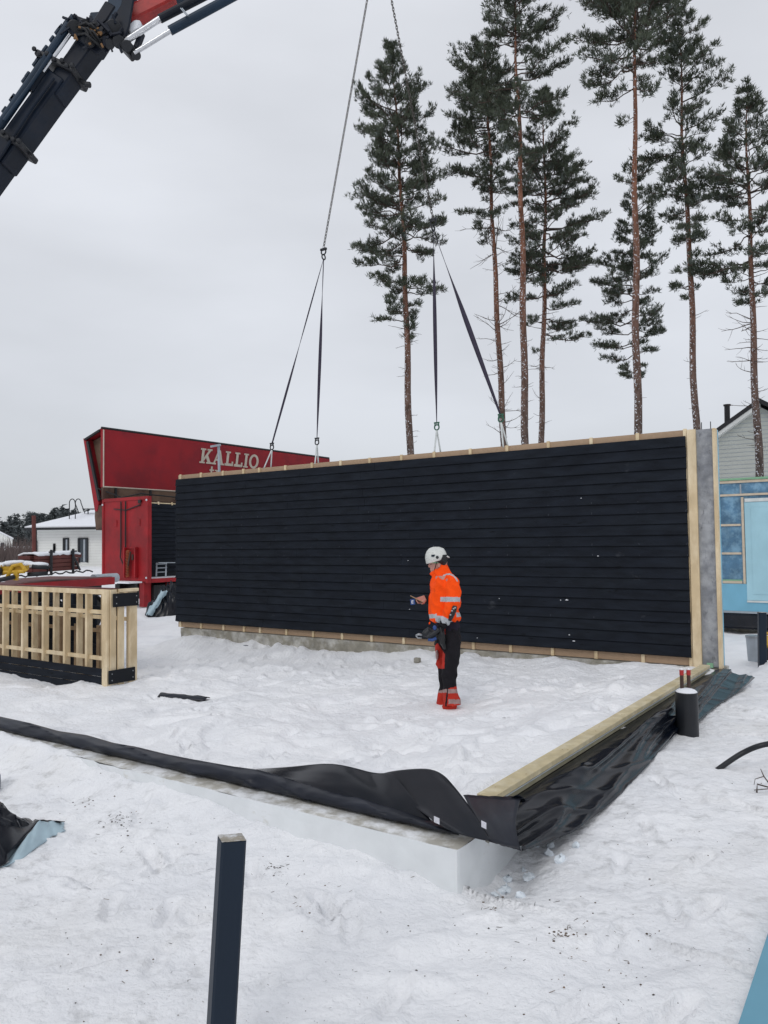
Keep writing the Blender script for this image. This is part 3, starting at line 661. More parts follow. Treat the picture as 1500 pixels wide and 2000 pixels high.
# raised wing: lettered side, hanging outer side, end cap
def WE(x, y): return WB(x, y, BT)
wing = [(22.5, 4.10), (22.5, 6.24), (22.62, 6.28), (23.64, 5.98), (23.58, 5.90), (22.70, 6.16), (22.62, 6.14), (22.62, 4.10)]
mb = MB(); mb.prism([L(a_, BT, z_) for a_, z_ in wing], v*LEN); mb.build('raised_side', 'red_tarp', tr)
mb = MB(); mb.prism([L(a_, BT-.03, z_) for a_, z_ in [(23.66, 5.99), (23.50, 5.94), (22.70, 3.50), (22.78, 3.2), (22.92, 3.2)]], v*LEN); mb.build('raised_roof', 'red_tarp', tr)
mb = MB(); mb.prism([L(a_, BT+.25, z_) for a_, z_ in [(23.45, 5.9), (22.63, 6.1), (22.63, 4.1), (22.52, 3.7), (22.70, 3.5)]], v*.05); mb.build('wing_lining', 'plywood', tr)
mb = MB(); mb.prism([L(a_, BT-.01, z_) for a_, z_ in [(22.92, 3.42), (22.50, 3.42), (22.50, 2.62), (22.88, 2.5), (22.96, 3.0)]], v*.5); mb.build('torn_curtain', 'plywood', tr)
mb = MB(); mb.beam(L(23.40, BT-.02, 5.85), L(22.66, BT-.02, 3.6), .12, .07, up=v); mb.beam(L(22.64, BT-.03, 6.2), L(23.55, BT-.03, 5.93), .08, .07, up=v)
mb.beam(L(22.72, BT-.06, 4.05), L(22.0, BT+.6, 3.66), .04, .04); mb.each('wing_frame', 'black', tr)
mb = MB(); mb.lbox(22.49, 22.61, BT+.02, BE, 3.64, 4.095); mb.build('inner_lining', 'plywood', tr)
mb = MB()
for k in range(8): mb.lbox(22.44, 22.488, BT+.5+k*1.6, BT+.58+k*1.6, 3.66, 4.08)
mb.tube([L(22.2, BT+.2, 3.62), L(21.6, BT+1, 3.85), L(21.2, BT+2.4, 3.75)], .025, 6)
mb.each('hinge_arm', 'black', tr)
mb = MB(); mb.tube([L(22.49, BT+.02, 4.10), L(22.49, BE, 4.10)], .03, 6); mb.tube([L(22.49, BT+.03, 4.1), L(22.49, BT+.03, 6.22)], .025, 6); mb.each('piping', 'letters', tr)
mb = MB(); mb.tube([L(22.55, BT-.02, 6.29), L(22.55, BE, 6.29)], .05, 6); mb.build('edge_rail', 'black', tr)
# lettering, slab serif, slightly slanted
def letter(mb, ch, x, hgt, P, idx=[0]):
    T = .17
    S = {'K': [((.0, 0), (.42, T*.65)), ((.0, 1-T*.65), (.42, 1)), ((.11, 0), (.31, 1)), 'k1', 'k2', ((.52, 0), (.95, T*.65)), ((.52, 1-T*.65), (.92, 1))],
         'A': ['a1', 'a2', ((.28, .27), (.68, .40)), ((-.04, 0), (.32, T*.65)), ((.60, 0), (.98, T*.65))],
         'L': [((.0, 0), (.72, T)), ((.12, 0), (.32, 1)), ((.0, 1-T*.65), (.44, 1)), ((.58, 0), (.72, .32))],
         'I': [((.0, 0), (.42, T*.65)), ((.0, 1-T*.65), (.42, 1)), ((.11, 0), (.31, 1))],
         't': [((.1, 0), (.25, .95)), ((0, .58), (.4, .70)), ((.12, 0), (.42, .13))],
         'r': [((.02, 0), (.34, .12)), ((.1, 0), (.25, .70)), ((.2, .55), (.46, .70)), ((.0, .6), (.2, .7))],
         'a': ['o', ((.40, 0), (.56, .70))], 'n': [((.0, 0), (.28, .12)), ((.07, 0), (.22, .70)), ((.2, .56), (.5, .70)), ((.42, 0), (.57, .62)), ((.36, 0), (.64, .12))],
         's': [((.03, .58), (.42, .70)), ((.03, .3), (.18, .66)), ((.03, .29), (.42, .41)), ((.28, .04), (.43, .36)), ((.0, 0), (.42, .12))]}
    W_ = {'K': 1.0, 'A': 1.02, 'L': .80, 'I': .48, 'O': .95, 't': .48, 'r': .50, 'a': .64, 'n': .70, 's': .52}
    if ch == 'O':
        n = 20; a = []; b = []
        for k in range(n):
            t_ = 2*PI*k/n; a.append((.44+.44*math.cos(t_), .5+.52*math.sin(t_))); b.append((.44+.24*math.cos(t_), .5+.36*math.sin(t_)))
        o = len(mb.v); mb.add([P(x+p_[0]*hgt, p_[1]*hgt, 0) for p_ in a]+[P(x+p_[0]*hgt, p_[1]*hgt, 0) for p_ in b], [(k, (k+1) % n, n+(k+1) % n, n+k) for k in range(n)])
        return x+W_[ch]*hgt
    for s_ in S[ch]:
        idx[0] += 1; e_ = .0015*(idx[0] % 7)
        if s_ == 'k1': q_ = [(.28, .34), (.70, 1), (.90, 1), (.30, .12+.0)]
        elif s_ == 'k2': q_ = [(.40, .55), (.55, .68), (.92, 0), (.66, 0)]
        elif s_ == 'a1': q_ = [(.06, 0), (.20, 0), (.50, 1), (.40, 1)]
        elif s_ == 'a2': q_ = [(.66, 0), (.90, 0), (.60, 1), (.40, 1)]
        elif s_ == 'o':
            n = 12; o = [((.28+.28*math.cos(2*PI*k/n)), .33+.35*math.sin(2*PI*k/n)) for k in range(n)]; i_ = [((.28+.13*math.cos(2*PI*k/n)), .33+.2*math.sin(2*PI*k/n)) for k in range(n)]
            mb.add([P(x+p_[0]*hgt, p_[1]*hgt, e_) for p_ in o+i_], [(k, (k+1) % n, n+(k+1) % n, n+k) for k in range(n)]); continue
        else: (x0, y0), (x1, y1) = s_; q_ = [(x0, y0), (x1, y0), (x1, y1), (x0, y1)]
        mb.add([P(x+p_[0]*hgt, p_[1]*hgt, e_) for p_ in q_], [(0, 1, 2, 3)])
    return x+W_[ch]*hgt
kb = ab(WA(389, 904, 22.49)); kz = WA(389, 904, 22.49).z; kt = WA(400, 876, 22.49).z
ke = ab(WA(505, 915, 22.49))[1]
hg = (kt-kz); tot = (1.0+1.02+.8+.8+.48+.95)*hg; sx = (ke-kb[1])/tot
def PL(x, y, e_): return L(22.484-e_, kb[1]+x*sx+.16*y, kz+y)
mb = MB(); x_ = 0
for ch in 'KALLIO': x_ = letter(mb, ch, x_, hg, PL)
tb = ab(WA(407, 925, 22.49))[1]; tz = WA(407, 933, 22.49).z
def PT(x, y, e_): return L(22.484-e_, tb+x*sx*1.15+.16*y, tz+y)
x_ = 0
for ch in 'trans': x_ = letter(mb, ch, x_, hg*.82, PT)
mb.build('lettering', 'letters', tr)
# load inside the trailer
ld = thing('wall_element', 'black boarded wall element still standing inside the open red trailer', 'wall panel', L(20.6, 20, .8))
mb = MB(); k = 0; z_ = .95
while z_ < 3.35:
    mb.prism([L(20.50, BT+.6, z_+.005), L(20.475, BT+.6, z_+.01), L(20.495, BT+.6, z_+.15), L(20.51, BT+.6, z_+.15)], v*11.5); z_ += .155
mb.build('cladding', 'black_board', ld)
MB().lbox(20.52, 20.8, BT+.6, BT+12, .78, 3.40).build('core', 'board_end', ld)
MB().lbox(20.52, 20.8, BT+.6, BT+12, 3.402, 3.47).build('top_rail', 'pine', ld)
mb = MB()
for k in range(18): mb.lbox(20.49, 20.515, BT+.9+k*.62, BT+.96+k*.62, 3.36, 3.50)
mb.build('batten_ends', 'pine', ld)
ad = thing('step_ladder', 'small aluminium steps standing on the open trailer deck', 'ladder', L(20.2, BT+.8, .78))
def lad(a_, b0, tilt):
    mb = MB()
    for d in (0, .42): mb.beam(L(a_, b0+d, .78), L(a_+tilt, b0+d+.1, 1.28), .05, .03)
    return mb
lad(20.15, BT+.55, .1).build('rail', 'galv', ad); 
mb = MB()
for z_ in (.95, 1.1, 1.24): mb.beam(L(20.2, BT+.58, z_), L(20.2, BT+1.05, z_), .05, .03)
mb.each('rung', 'galv', ad)
lad(20.05, BT+1.35, -.1).build('rail', 'galv', ad)
MB().beam(L(20.12, BT+.6, 1.29), L(20.05, BT+1.6, 1.27), .06, .03).build('top_step', 'galv', ad)
# galvanised lamp post in front of the trailer
lp = thing('steel_post', 'thin galvanised post with a short arm in front of the white lettering', 'post', WY(430, 1180, 20))
MB().tube([WY(434, 1180, 20), WY(427, 870, 20)], .035, 8).build('pole', 'galv', lp)
MB().beam(WY(429, 869, 20)+Z*.0, WY(413, 872, 19.8), .10, .05).build('arm', 'galv', lp)
# ------------------------------------------------------------------ low loader at the left, timber stack, yellow gear
ll = thing('flatbed_trailer', 'snowy red flatbed trailer coupled ahead of the red box trailer', 'trailer', WY(100, 1180, 19))
FZ = 1.0
p0 = WY(-160, 1160, 16.2); p1 = WY(222, 1128, 21.5); p1.z = FZ-.02; p0.z = FZ-.06
ax_ = (p1-p0); ax_.z = 0; ax_.normalize(); sd_ = Vector((-ax_.y, ax_.x, 0))
MB().beam(p0-Z*.06, p1-Z*.04, .10, .20).build('side_beam', 'red', ll, bevel=.01)
MB().beam(p0+sd_*2.4-Z*.06, p1+sd_*2.4-Z*.04, .10, .20).build('side_beam', 'red', ll)
MB().beam(p0+sd_*1.2-Z*.0, p1+sd_*1.2+Z*.02, 2.28, .10).build('bed', 'red_brown', ll)
mb = MB(); rows = []
for j in range(9):
    rows.append([p0.lerp(p1, i/40.0)+sd_*(.06+2.28*j/8)+Z*(.045+.03*fb((i*.5, j*.6, 0))) for i in range(41)])
mb.grid(rows).build('bed_snow', 'lightsnow', ll, smooth=True)
mb = MB(); mb.beam(p0+sd_*.5-Z*.35, p1+sd_*.5-Z*.3, .15, .3); mb.beam(p0+sd_*1.9-Z*.35, p1+sd_*1.9-Z*.3, .15, .3); mb.each('chassis', 'black', ll)
for f_ in (.42, .62, .86):
    for s_ in (.2, 2.2):
        c = p0.lerp(p1, f_)+sd_*s_; c.z = .08
        MB().tube([c-sd_*.14, c-sd_*.13, c+sd_*.13, c+sd_*.14], [.38, .46, .46, .38], 22).build('wheel', 'rubber', ll)
        mg = MB(); pts = []
        for k in range(13):
            t_ = PI*k/12; pts.append(c+ax_*(.56*math.cos(t_))+Z*(.53*math.sin(t_)))
        rows = [[p_-sd_*.17 for p_ in pts], [p_+sd_*.17 for p_ in pts]]
        mg.grid(rows).build('mudguard', 'black', ll, solid=.02)
c = WY(182, 1131, 21.4); MB().tube([c, c+ax_*.9], .13, 14).build('tank', 'galv', ll, smooth=False)
# brown boards stack
D1 = 19.2
st = thing('board_stack', 'strapped stack of dark red boards with snow on top, lying on the flatbed', 'timber stack', WY(105, 1118, D1))
q0 = WY(68, 1119, D1); q1 = WY(151, 1113, D1+1.2)
axs = (q1-q0); axs.z = 0; axs.normalize(); sds = Vector((-axs.y, axs.x, 0))
for k in range(4):
    for r_ in range(3):
        j_ = rnd.uniform(-.06, .06)
        MB().beam(q0+Z*(.06+.105*k)+sds*(r_*.24)+axs*(j_+(.05*(3-k) if k else 0)), q1+Z*(.06+.105*k)+sds*(r_*.24)+axs*(j_+rnd.uniform(-.08, .06)), .21, .095).build('plank', 'red_brown', st, bevel=.006)
rows = [[q0.lerp(q1, i/24.0)+sds*(-.12+.18*j)+Z*(.485+.03*fb((i*.4, j, 1))-(.05 if j in (0, 4) else 0)) for i in range(25)] for j in range(5)]
MB().grid(rows).build('snow_cap', 'lightsnow', st, smooth=True, solid=.04)
mb = MB()
for f_ in (.28, .80):
    c = q0.lerp(q1, f_); mb.beam(c-sds*.14-Z*.08, c-sds*.14+Z*.56, .05, .05); mb.beam(c-sds*.14+Z*.50-axs*.06, c-sds*.14+Z*.50+axs*.10, .05, .04)
c = q0.lerp(q1, .78)-sds*.15; mb.beam(c+Z*.5-axs*.05, c+axs*.25-Z*.0, .02, .05)
mb.each('stake', 'dark_steel', st)
mb = MB(); mb.tube([q0.lerp(q1, i/12.0)-sds*.2+Z*(-.04+.03*math.sin(i*2.0)) for i in range(-6, 16)], .02, 5); mb.build('strap', 'black', st)
yg = thing('lifting_gear', 'snow covered yellow lifting gear heaped beside the dark red boards', 'machine part', WY(25, 1120, 17.6))
c = WY(28, 1114, 17.6)
mb = MB(); mb.beam(c+Vector((-.25, 0, .04)), c+Vector((.30, 0, .06)), .16, .10); mb.tube([c+Vector((-.2, -.1, -.04)), c+Vector((.28, -.1, -.02))], .045, 8); mb.beam(c+Vector((-.22, -.05, -.1)), c+Vector((-.28, -.05, .12)), .06, .06)
mb.tube([c+Vector((-.1, -.12, -.15)), c+Vector((.02, -.12, .1)), c+Vector((.2, -.12, .14)), c+Vector((.32, -.1, -.02))], .045, 8)
mb.beam(c+Vector((.08, -.1, -.22)), c+Vector((.1, -.1, 0)), .09, .09)
mb.build('yellow_body', 'yellow', yg, smooth=False)
mb = MB(); mb.ell(c+Vector((-.35, -.15, -.02)), Vector((.16, 0, 0)), Vector((0, .12, 0)), Vector((0, 0, .13))); mb.tube([c+Vector((-.5, -.2, -.18)), c+Vector((-.2, -.22, -.2)), c+Vector((.1, -.2, -.14))], .05, 8)
mb.tube([c+Vector((.3, .0, -.1)), c+Vector((.7, .1, -.08)), c+Vector((.75, .1, .05)), c+Vector((.4, 0, .08))], .05, 8)
mb.build('hydraulic_block', 'dark_steel', yg, smooth=True)
mb = MB()
for k in range(9):
    mb.ell(c+Vector((rnd.uniform(-.5, .6), rnd.uniform(0, .4), .10+rnd.uniform(-.03, .08))), Vector((rnd.uniform(.12, .25), 0, 0)), Vector((0, .15, 0)), Vector((0, 0, rnd.uniform(.05, .09))), 10, 6)
mb.build('snow_cap', 'lightsnow', yg, smooth=True)
# crumpled tarpaulin by the trailer
def crumple(c, rx, ry, h, seed, n=40, sharp=.35):
    rows = []
    for j in range(n):
        r_ = []
        for i in range(n):
            x_ = -1+2*i/(n-1.0); y_ = -1+2*j/(n-1.0); rr = math.hypot(x_, y_)
            k = 1/max(1, rr) if rr > 1 else 1
            f = max(0, 1-min(rr, 1)**2.2)
            p = c+Vector((x_*rx*k, y_*ry*k, 0))
            p.z = c.z-.06+h*f*(.75+sharp*(abs(fb((x_*2.1, y_*2.1, seed), 3))*2.4-.6)) 
            p += Vector((fb((x_*2, y_*2, seed+5)), fb((x_*2, y_*2, seed+9)), 0))*.12*rx
            r_.append(p)
        rows.append(r_)
    mb = MB().grid(rows); mb_s = True; return mb
c = WY(330, 1199, 25.2)
tp = thing('tarpaulin_bundle', 'crumpled black and pale grey tarpaulin bundle at the left end of the black wall', 'tarpaulin', c)
crumple(c, .78, .6, 1.18, 3, sharp=.35).build('black_sheet', 'film', tp, smooth=True)
rows = []
for j in range(14):
    s_ = j/13.0
    rows.append([c+Vector((-.52+.42*s_+.10*t_+.05*fb((s_*3, t_*2, 1)), -.62+.22*s_-.05*math.sin(t_*3), .02+.75*s_+.10*fb((s_*3, t_*3, 3)))) for t_ in np.linspace(-.5, 1.6, 10)])
MB().grid(rows).build('pale_sheet', 'light_tarp', tp, smooth=True, solid=.004)
# ------------------------------------------------------------------ white house and other far things on the left
D = 45
def hx(x_, D=D): return (x_-750)/FPX*D
wh = thing('white_house', 'single storey white house with a snowy hipped roof, behind the red trailer', 'house', Vector((-16, D+4, .8)))
x0, x1 = hx(72), hx(72)+14
zt = 2.98
MB().box(((x0+x1)/2, D+4, 1.75), Vector(((x1-x0)/2, 0, 0)), Vector((0, 4, 0)), Vector((0, 0, 1.25))).build('wall', 'white_wall', wh)
mb = MB()
for k in range(15): mb.box(((x0+x1)/2, D-.01, .7+k*.16), Vector(((x1-x0)/2, 0, 0)), Vector((0, .006, 0)), Vector((0, 0, .003)))
mb.build('siding_lines', 'grey_siding', wh)
e0 = hx(57); mb = MB()
ez = zt; rz = zt+1.3
vs = [(e0, D-.6, ez), (x1+.6, D-.6, ez), (x1+.6, D+8.6, ez), (e0, D+8.6, ez), (hx(138), D+4, rz), (x1-3, D+4, rz), (e0, D-.6, ez+.12), (x1+.6, D-.6, ez+.12), (x1+.6, D+8.6, ez+.12), (e0, D+8.6, ez+.12)]
mb.add(vs, [(0, 3, 2, 1), (0, 1, 7, 6), (1, 2, 8, 7), (2, 3, 9, 8), (3, 0, 6, 9), (6, 7, 5, 4), (8, 9, 4, 5), (7, 8, 5), (9, 6, 4)])
mb.build('roof', 'lightsnow', wh)
MB().beam((e0, D-.66, ez-.02), (x1+.6, D-.66, ez-.02), .12, .14).build('gutter', 'dark_steel', wh)
mb = MB(); mb.tube([(hx(66), D-.6, ez-.05), (hx(68), D-.3, ez-.5), (x0-.0, D-.08, ez-.7), (x0, D-.08, .8)], .05, 6); mb.build('downpipe', 'dark_steel', wh)
mb = MB()
rx0 = hx(128); 
mb.beam((rx0, D+2.6, rz-.05+.0), (x1-4, D+2.6, rz-.05), .35, .04)
for k in range(6): mb.beam((rx0+.3+k*1.0, D+2.6, rz-.45), (rx0+.3+k*1.0, D+2.6, rz-.05), .05, .05)
mb.build('roof_walkway', 'dark_steel', wh)
MB().box((hx(168)+2, D+4.2, rz+.12), Vector((2.6, 0, 0)), Vector((0, .6, 0)), Vector((0, 0, .13))).build('snow_ridge', 'lightsnow', wh)
mb = MB()
for xx in (hx(117), hx(129)):
    pts = [Vector((xx, D+1.3, rz-.75)), Vector((xx, D+1.3, rz+.25))]+[Vector((xx+.17*(1-math.cos(t_)), D+1.3+.0, rz+.25+.25*math.sin(t_))) for t_ in np.linspace(.2, PI, 8)]+[Vector((xx+.34, D+1.9, rz-.35))]
    mb.tube(pts, .03, 5)
mb.each('roof_ladder', 'dark_steel', wh)
for (xa, xb, ya, yb) in ((104.5, 108, 1063, 1083), (123.5, 134.5, 1052, 1083), (152.5, 172, 1052, 1099)):
    za = WY(xa, ya, D).z; zb = WY(xa, yb, D).z; ca = (hx(xa)+hx(xb))/2; ww = (hx(xb)-hx(xa))/2
    wn = MB(); wn.box((ca-ww+.05, D-.03, (za+zb)/2), Vector((.06, 0, 0)), Vector((0, .05, 0)), Z*((za-zb)/2)); wn.box((ca+ww-.03, D-.03, (za+zb)/2), Vector((.04, 0, 0)), Vector((0, .05, 0)), Z*((za-zb)/2))
    wn.box((ca, D-.032, za), Vector((ww, 0, 0)), Vector((0, .05, 0)), Z*.04); o = wn.build('window', 'dark_steel', wh)
    MB().box((ca, D-.015, (za+zb)/2), Vector((ww-.03, 0, 0)), Vector((0, .02, 0)), Z*((za-zb)/2-.03)).build('pane', 'glass', o)
    if xb-xa > 8: MB().box((ca+ww*.25, D-.037, (za+zb)/2), Vector((.05, 0, 0)), Vector((0, .01, 0)), Z*((za-zb)/2-.05)).build('curtain', 'galv', o)
pb = WY(67, 1095, 40)
pp = MB().tube([pb-Z*.6, WY(66, 1007, 40)], .11, 8).build('wooden_pole', 'red_brown'); tag(pp, 'short rusty brown pole standing at the left corner of the white house', 'pole')
fh = thing('far_house', 'small white house with snowy gable roof at the left edge below the forest', 'house', Vector((hx(2, 110), 112, -.3)))
D2 = 110; z0_ = WY(0, 1092, D2).z; ze = WY(0, 1053, D2).z; zr = WY(0, 1037, D2).z
xr = hx(24, D2); EX = Vector((-4.2, 8, 0))
MB().prism([Vector((xr, D2, z0_)), Vector((xr, D2, ze)), Vector((xr-2.2, D2, zr)), Vector((xr-4.4, D2, ze)), Vector((xr-4.4, D2, z0_))], EX).build('wall', 'white_wall', fh)
mb = MB(); mb.prism([Vector((xr+.3, D2-.3, ze-.05)), Vector((xr+.3, D2-.3, ze+.15)), Vector((xr-2.2, D2-.3, zr+.25)), Vector((xr-2.2, D2-.3, zr+.02))], EX*1.05)
mb.prism([Vector((xr-4.7, D2-.3, ze-.05)), Vector((xr-2.203, D2-.3, zr+.02)), Vector((xr-2.203, D2-.3, zr+.25)), Vector((xr-4.7, D2-.3, ze+.15))], EX*1.05)
mb.build('roof', 'lightsnow', fh)
MB().box((hx(5, D2), D2-.02, (z0_+ze)/2), Vector((.25, 0, 0)), Vector((0, .05, 0)), Z*.9).build('window', 'glass', fh)
lw = thing('far_shed', 'low dark red shed with a snowy roof right of the small far house', 'shed', Vector((hx(42, 105), 105, -.3)))
mb = MB(); mb.box((hx(45, 105), 107, WY(0, 1082, 105).z), Vector((2.2, 0, 0)), Vector((0, 2, 0)), Z*.75); mb.build('wall', 'red_brown', lw)
MB().box((hx(43, 105), 107, WY(0, 1070, 105).z), Vector((2.5, 0, 0)), Vector((0, 2.3, 0)), Z*.16).build('roof', 'lightsnow', lw)
# forest on the horizon and scrub
def merge_np(name, V, Fc, matn, kind=None, parent=None, off=None):
    V = np.asarray(V, np.float32); Fc = np.asarray(Fc, np.int32)
    me = bpy.data.meshes.new(name)
    if parent is not None: V = V-np.array(parent['_o'][:], np.float32)
    me.vertices.add(len(V)); me.vertices.foreach_set('co', V.reshape(-1))
    k = Fc.shape[1]; me.loops.add(Fc.size); me.polygons.add(len(Fc)); me.loops.foreach_set('vertex_index', Fc.reshape(-1)); me.polygons.foreach_set('loop_start', np.arange(len(Fc), dtype=np.int32)*k)
    me.update(calc_edges=True); me.materials.append(M[matn]); o = bpy.data.objects.new(name, me); COL.objects.link(o)
    if parent is not None: o.parent = parent
    if kind: o['kind'] = kind
    return o
R = np.random.RandomState(5)
V = []
for k in range(520):
    d = R.uniform(170, 330); x_ = R.uniform(-450, 420); X = (x_-750)/FPX*d
    base = -1; top = np.interp(x_, [-450, -20, 60, 110, 200, 900], [11, 10.5, 12, 13.0, 12, 8])*d/230*R.uniform(.72, 1.08)
    nb = 210
    hh = R.rand(nb)**.95
    for q in range(nb):
        h = hh[q]*top; r_ = (1-hh[q]**1.4)*R.uniform(.6, 1)*1.5+.15; an = R.rand()*2*PI
        c = np.array([X+math.cos(an)*r_, d+math.sin(an)*r_, base+h+1]); s = R.uniform(.4, 1.0)
        V += [c+R.randn(3)*s*.8*[1, 1, .5]+[0, 0, .3], c+R.randn(3)*s*.6*[1, 1, .5], c+R.randn(3)*s*.6*[1, 1, .5]]
V = np.array(V); merge_np('forest', V, np.arange(len(V)).reshape(-1, 3), 'forest', kind='stuff')
V = []
for k in range(2600):
    d = R.uniform(60, 100); x_ = R.uniform(-300, 110); X = (x_-750)/FPX*d; b0 = float(ground(np.array([X]), np.array([d]))[0])
    for q in range(3):
        p = np.array([X, d, b0-.2]); tpt = p+np.array([R.randn()*.5, R.randn()*.5, R.uniform(.8, 2.6)]); w_ = .035
        V += [p-[w_, 0, 0], p+[w_, 0, 0], tpt]
merge_np('scrub', np.array(V), np.arange(len(V)).reshape(-1, 3), 'scrub', kind='stuff')
# ------------------------------------------------------------------ building at the right, wrapped in blue film
bb = thing('blue_wrapped_house', 'house frame wrapped in blue film with pale battens, right of the black wall', 'house', L(0, 16.6, -.2))
AL = 3.2; BF = 16.365; AR = -6
def al(x_, y_): return ab(WB(x_, y_, BF))[0]
def zl(x_, y_): return WB(x_, y_, BF).z
zt = zl(1405, 938); zb = zl(1409, 1192)
MB().lbox(AR, AL, BF+.03, BF+5, zb, zt).build('film_wall', 'blue_film', bb)
a_d = al(1452, 980)
mb = MB()
for (ya, yb) in ((940, 945), (966, 970)):
    mb.lbox(AR, AL, BF-.0, BF+.028, zl(1405, yb), zl(1405, ya))
zs = [(1024, 1028), (1079, 1083), (1134, 1139)]
for ya, yb in zs: mb.lbox(a_d+.08, AL, BF, BF+.028, zl(1405, yb), zl(1405, ya))
mb.lbox(a_d, a_d+.055, BF-.003, BF+.028, zl(1449, 1140), zl(1449, 971)-.0)
mb.each('batten', 'batten_pale', bb)
mb = MB(); mb.lbox(al(1447.5, 950), al(1444.5, 950), BF+.002, BF+.027, zl(1446, 964)-.0, zl(1446, 946)); mb.build('joint_tape', 'galv', bb)
mb = MB(); mb.lbox(AR, AL, BF-.02, BF+.028, zl(1405, 939.5), zl(1405, 935.5)); mb.lbox(a_d+.08, AL, BF-.004, BF-.001, zl(1405, 1134), zl(1405, 1131.5)); mb.each('green_tape', 'green', bb)
mb = MB(); mb.lbox(AR, a_d-.02, BF-.024, BF+.028, zl(1455, 1172), zl(1452, 981)); mb.build('covered_opening', 'pale_blue', bb)
rows = [[L(a_, BF-.032+.010*fb((a_*2.5, z_*2.5, 0)), z_) for a_ in np.linspace(AR, a_d-.16, 40)] for z_ in np.linspace(zl(1455, 1160), zl(1452, 992), 30)]
MB().grid(rows).build('opening_film', 'pale_blue', bb, smooth=True)
mb = MB(); mb.lbox(AR, a_d-.03, BF-.04, BF-.002, zl(1455, 980.5), zl(1452, 974)); mb.lbox(AR, a_d-.02, BF-.04, BF-.002, zl(1455, 1176), zl(1452, 1172.5)); mb.each('opening_trim', 'white_sling', bb)
mb = MB(); mb.lbox(AR, AL, BF-.015, BF-.0045, zb+.0, zl(1405, 1139.5)); mb.build('lower_film', 'mid_blue', bb)
mb = MB(); mb.lbox(AR, AL, BF-.04, BF+.03, zb-.05, zb-.001); mb.build('drip_rail', 'galv', bb)
rows = [[L(a_, BF-.03-.25*s_+.03*fb((a_, s_, 0)), zb-.05-.35*s_) for a_ in np.linspace(AR, AL, 40)] for s_ in np.linspace(0, 1, 6)]
MB().grid(rows).build('skirt_film', 'film', bb, smooth=True, solid=.003)
MB().lbox(AR, AL, BF+.1, BF+4.9, -.4, zb-.01).build('base', 'concrete', bb)
# gabled house behind
DG = 34.0
BG = ab(WY(1440, 850, DG))[1]
gh = thing('gabled_house', 'pale grey boarded gable house with a black roof and a black chimney, far right', 'house', WB(1490, 1100, BG))
gp = WB(1486, 789, BG); g0 = WB(1403, 848, BG)
ga_, gz0 = ab(gp)[0], gp.z; sl_ = (gp.z-g0.z)/(ab(g0)[0]-ga_); hw = 4.2
def GP(da, dz=0, db=0): return L(ga_+da, BG+db, gz0-abs(da)*sl_+dz)
MB().prism([L(ga_+hw, BG, -.4), L(ga_-hw, BG, -.4), GP(-hw, -.15), GP(0, -.15), GP(hw, -.15)], v*9).build('wall', 'grey_siding', gh)
mb = MB(); z_ = 3.0
while z_ < gz0-.3:
    w_ = min(hw, (gz0-.2-z_)/sl_); mb.lbox(ga_-w_, ga_+w_, BG-.012, BG+.0, z_, z_+.018); z_ += .18
mb.build('siding_shadow', 'galv', gh)
mb = MB()
mb.prism([GP(hw+.4, 0, -.45), GP(0, 0, -.45), GP(0, .20, -.45), GP(hw+.4, .20, -.45)], v*9.8)
mb.prism([GP(-.002, 0, -.45), GP(-hw-.4, 0, -.45), GP(-hw-.4, .20, -.45), GP(-.002, .20, -.45)], v*9.8)
mb.build('roof', 'roof_black', gh)
MB().prism([GP(hw+.3, -.18, -.40), GP(0, -.18, -.40), GP(0, -.004, -.40), GP(hw+.3, -.004, -.40)], v*.38).build('bargeboard', 'white_wall', gh)
ch = WY(1420, 825, DG+3); ch1 = WY(1420, 792, DG+3)
MB().tube([ch-Z*.8, ch1-Z*.02], .13, 14).build('chimney', 'roof_black', gh)
MB().tube([ch1-Z*.02, ch1+Z*.05], .17, 14).build('chimney_cap', 'roof_black', gh)
# ------------------------------------------------------------------ posts, pipe, hose, small things on the snow
def square_post(base, top, w_, rot, label, group):
    t = thing('fence_post', label, 'post', base, group)
    d = (top-base).normalized(); a = Vector((math.cos(rot), math.sin(rot), 0)); a = (a-d*a.dot(d)).normalized(); b = d.cross(a)
    mb = MB(); l = (top-base).length; r_ = w_/2; k = r_*.18
    prof = [(-r_+k, -r_), (r_-k, -r_), (r_, -r_+k), (r_, r_-k), (r_-k, r_), (-r_+k, r_), (-r_, r_-k), (-r_, -r_+k)]
    mb.prism([base-d*.15+a*x_+b*y_ for x_, y_ in prof], d*(l+.15)); mb.build('shaft', 'post', t)
    mb = MB(); rows = []
    for j in range(9):
        s_ = j/8.0
        rows.append([top+d*(.002+.004*(1-max(abs(2*s_-1), abs(2*q_-1))**4)+.002*fb((s_*5, q_*5, 0)))+a*(2*s_-1)*r_*.98+b*(2*q_-1)*r_*.98 for q_ in np.linspace(0, 1, 9)])
    mb.grid(rows)
    mb.build('frosted_cap', 'cap', t, smooth=True)
    return t
pt = WY(453, 1637, 3.1); pbs = WY(431, 2020, 3.05)
square_post(pbs, pt, .098, rad(22), 'leaning dark grey square post in the foreground with a frosted top', 'dark square posts')
pt = WY(1488, 1196, 13.2); pbs = WY(1489, 1292, 13.2)
square_post(pbs, pt, .12, rad(-10), 'short dark square post near the right edge, in front of the grey bucket', 'dark square posts')
bk = WY(1474, 1291, 13.8)
t = thing('bucket', 'dented grey plastic bucket behind the short dark post', 'bucket', bk)
MB().tube([bk, bk+Z*.44], [.11, .135], 18).build('body', 'galv', t, smooth=False); MB().tube([bk+Z*.41, bk+Z*.45], .142, 18).build('rim', 'grey_metal', t)
yt = WY(1494, 1262, 14.2)
t = thing('power_tool', 'yellow and black power tool resting on boards at the right edge', 'tool', yt)
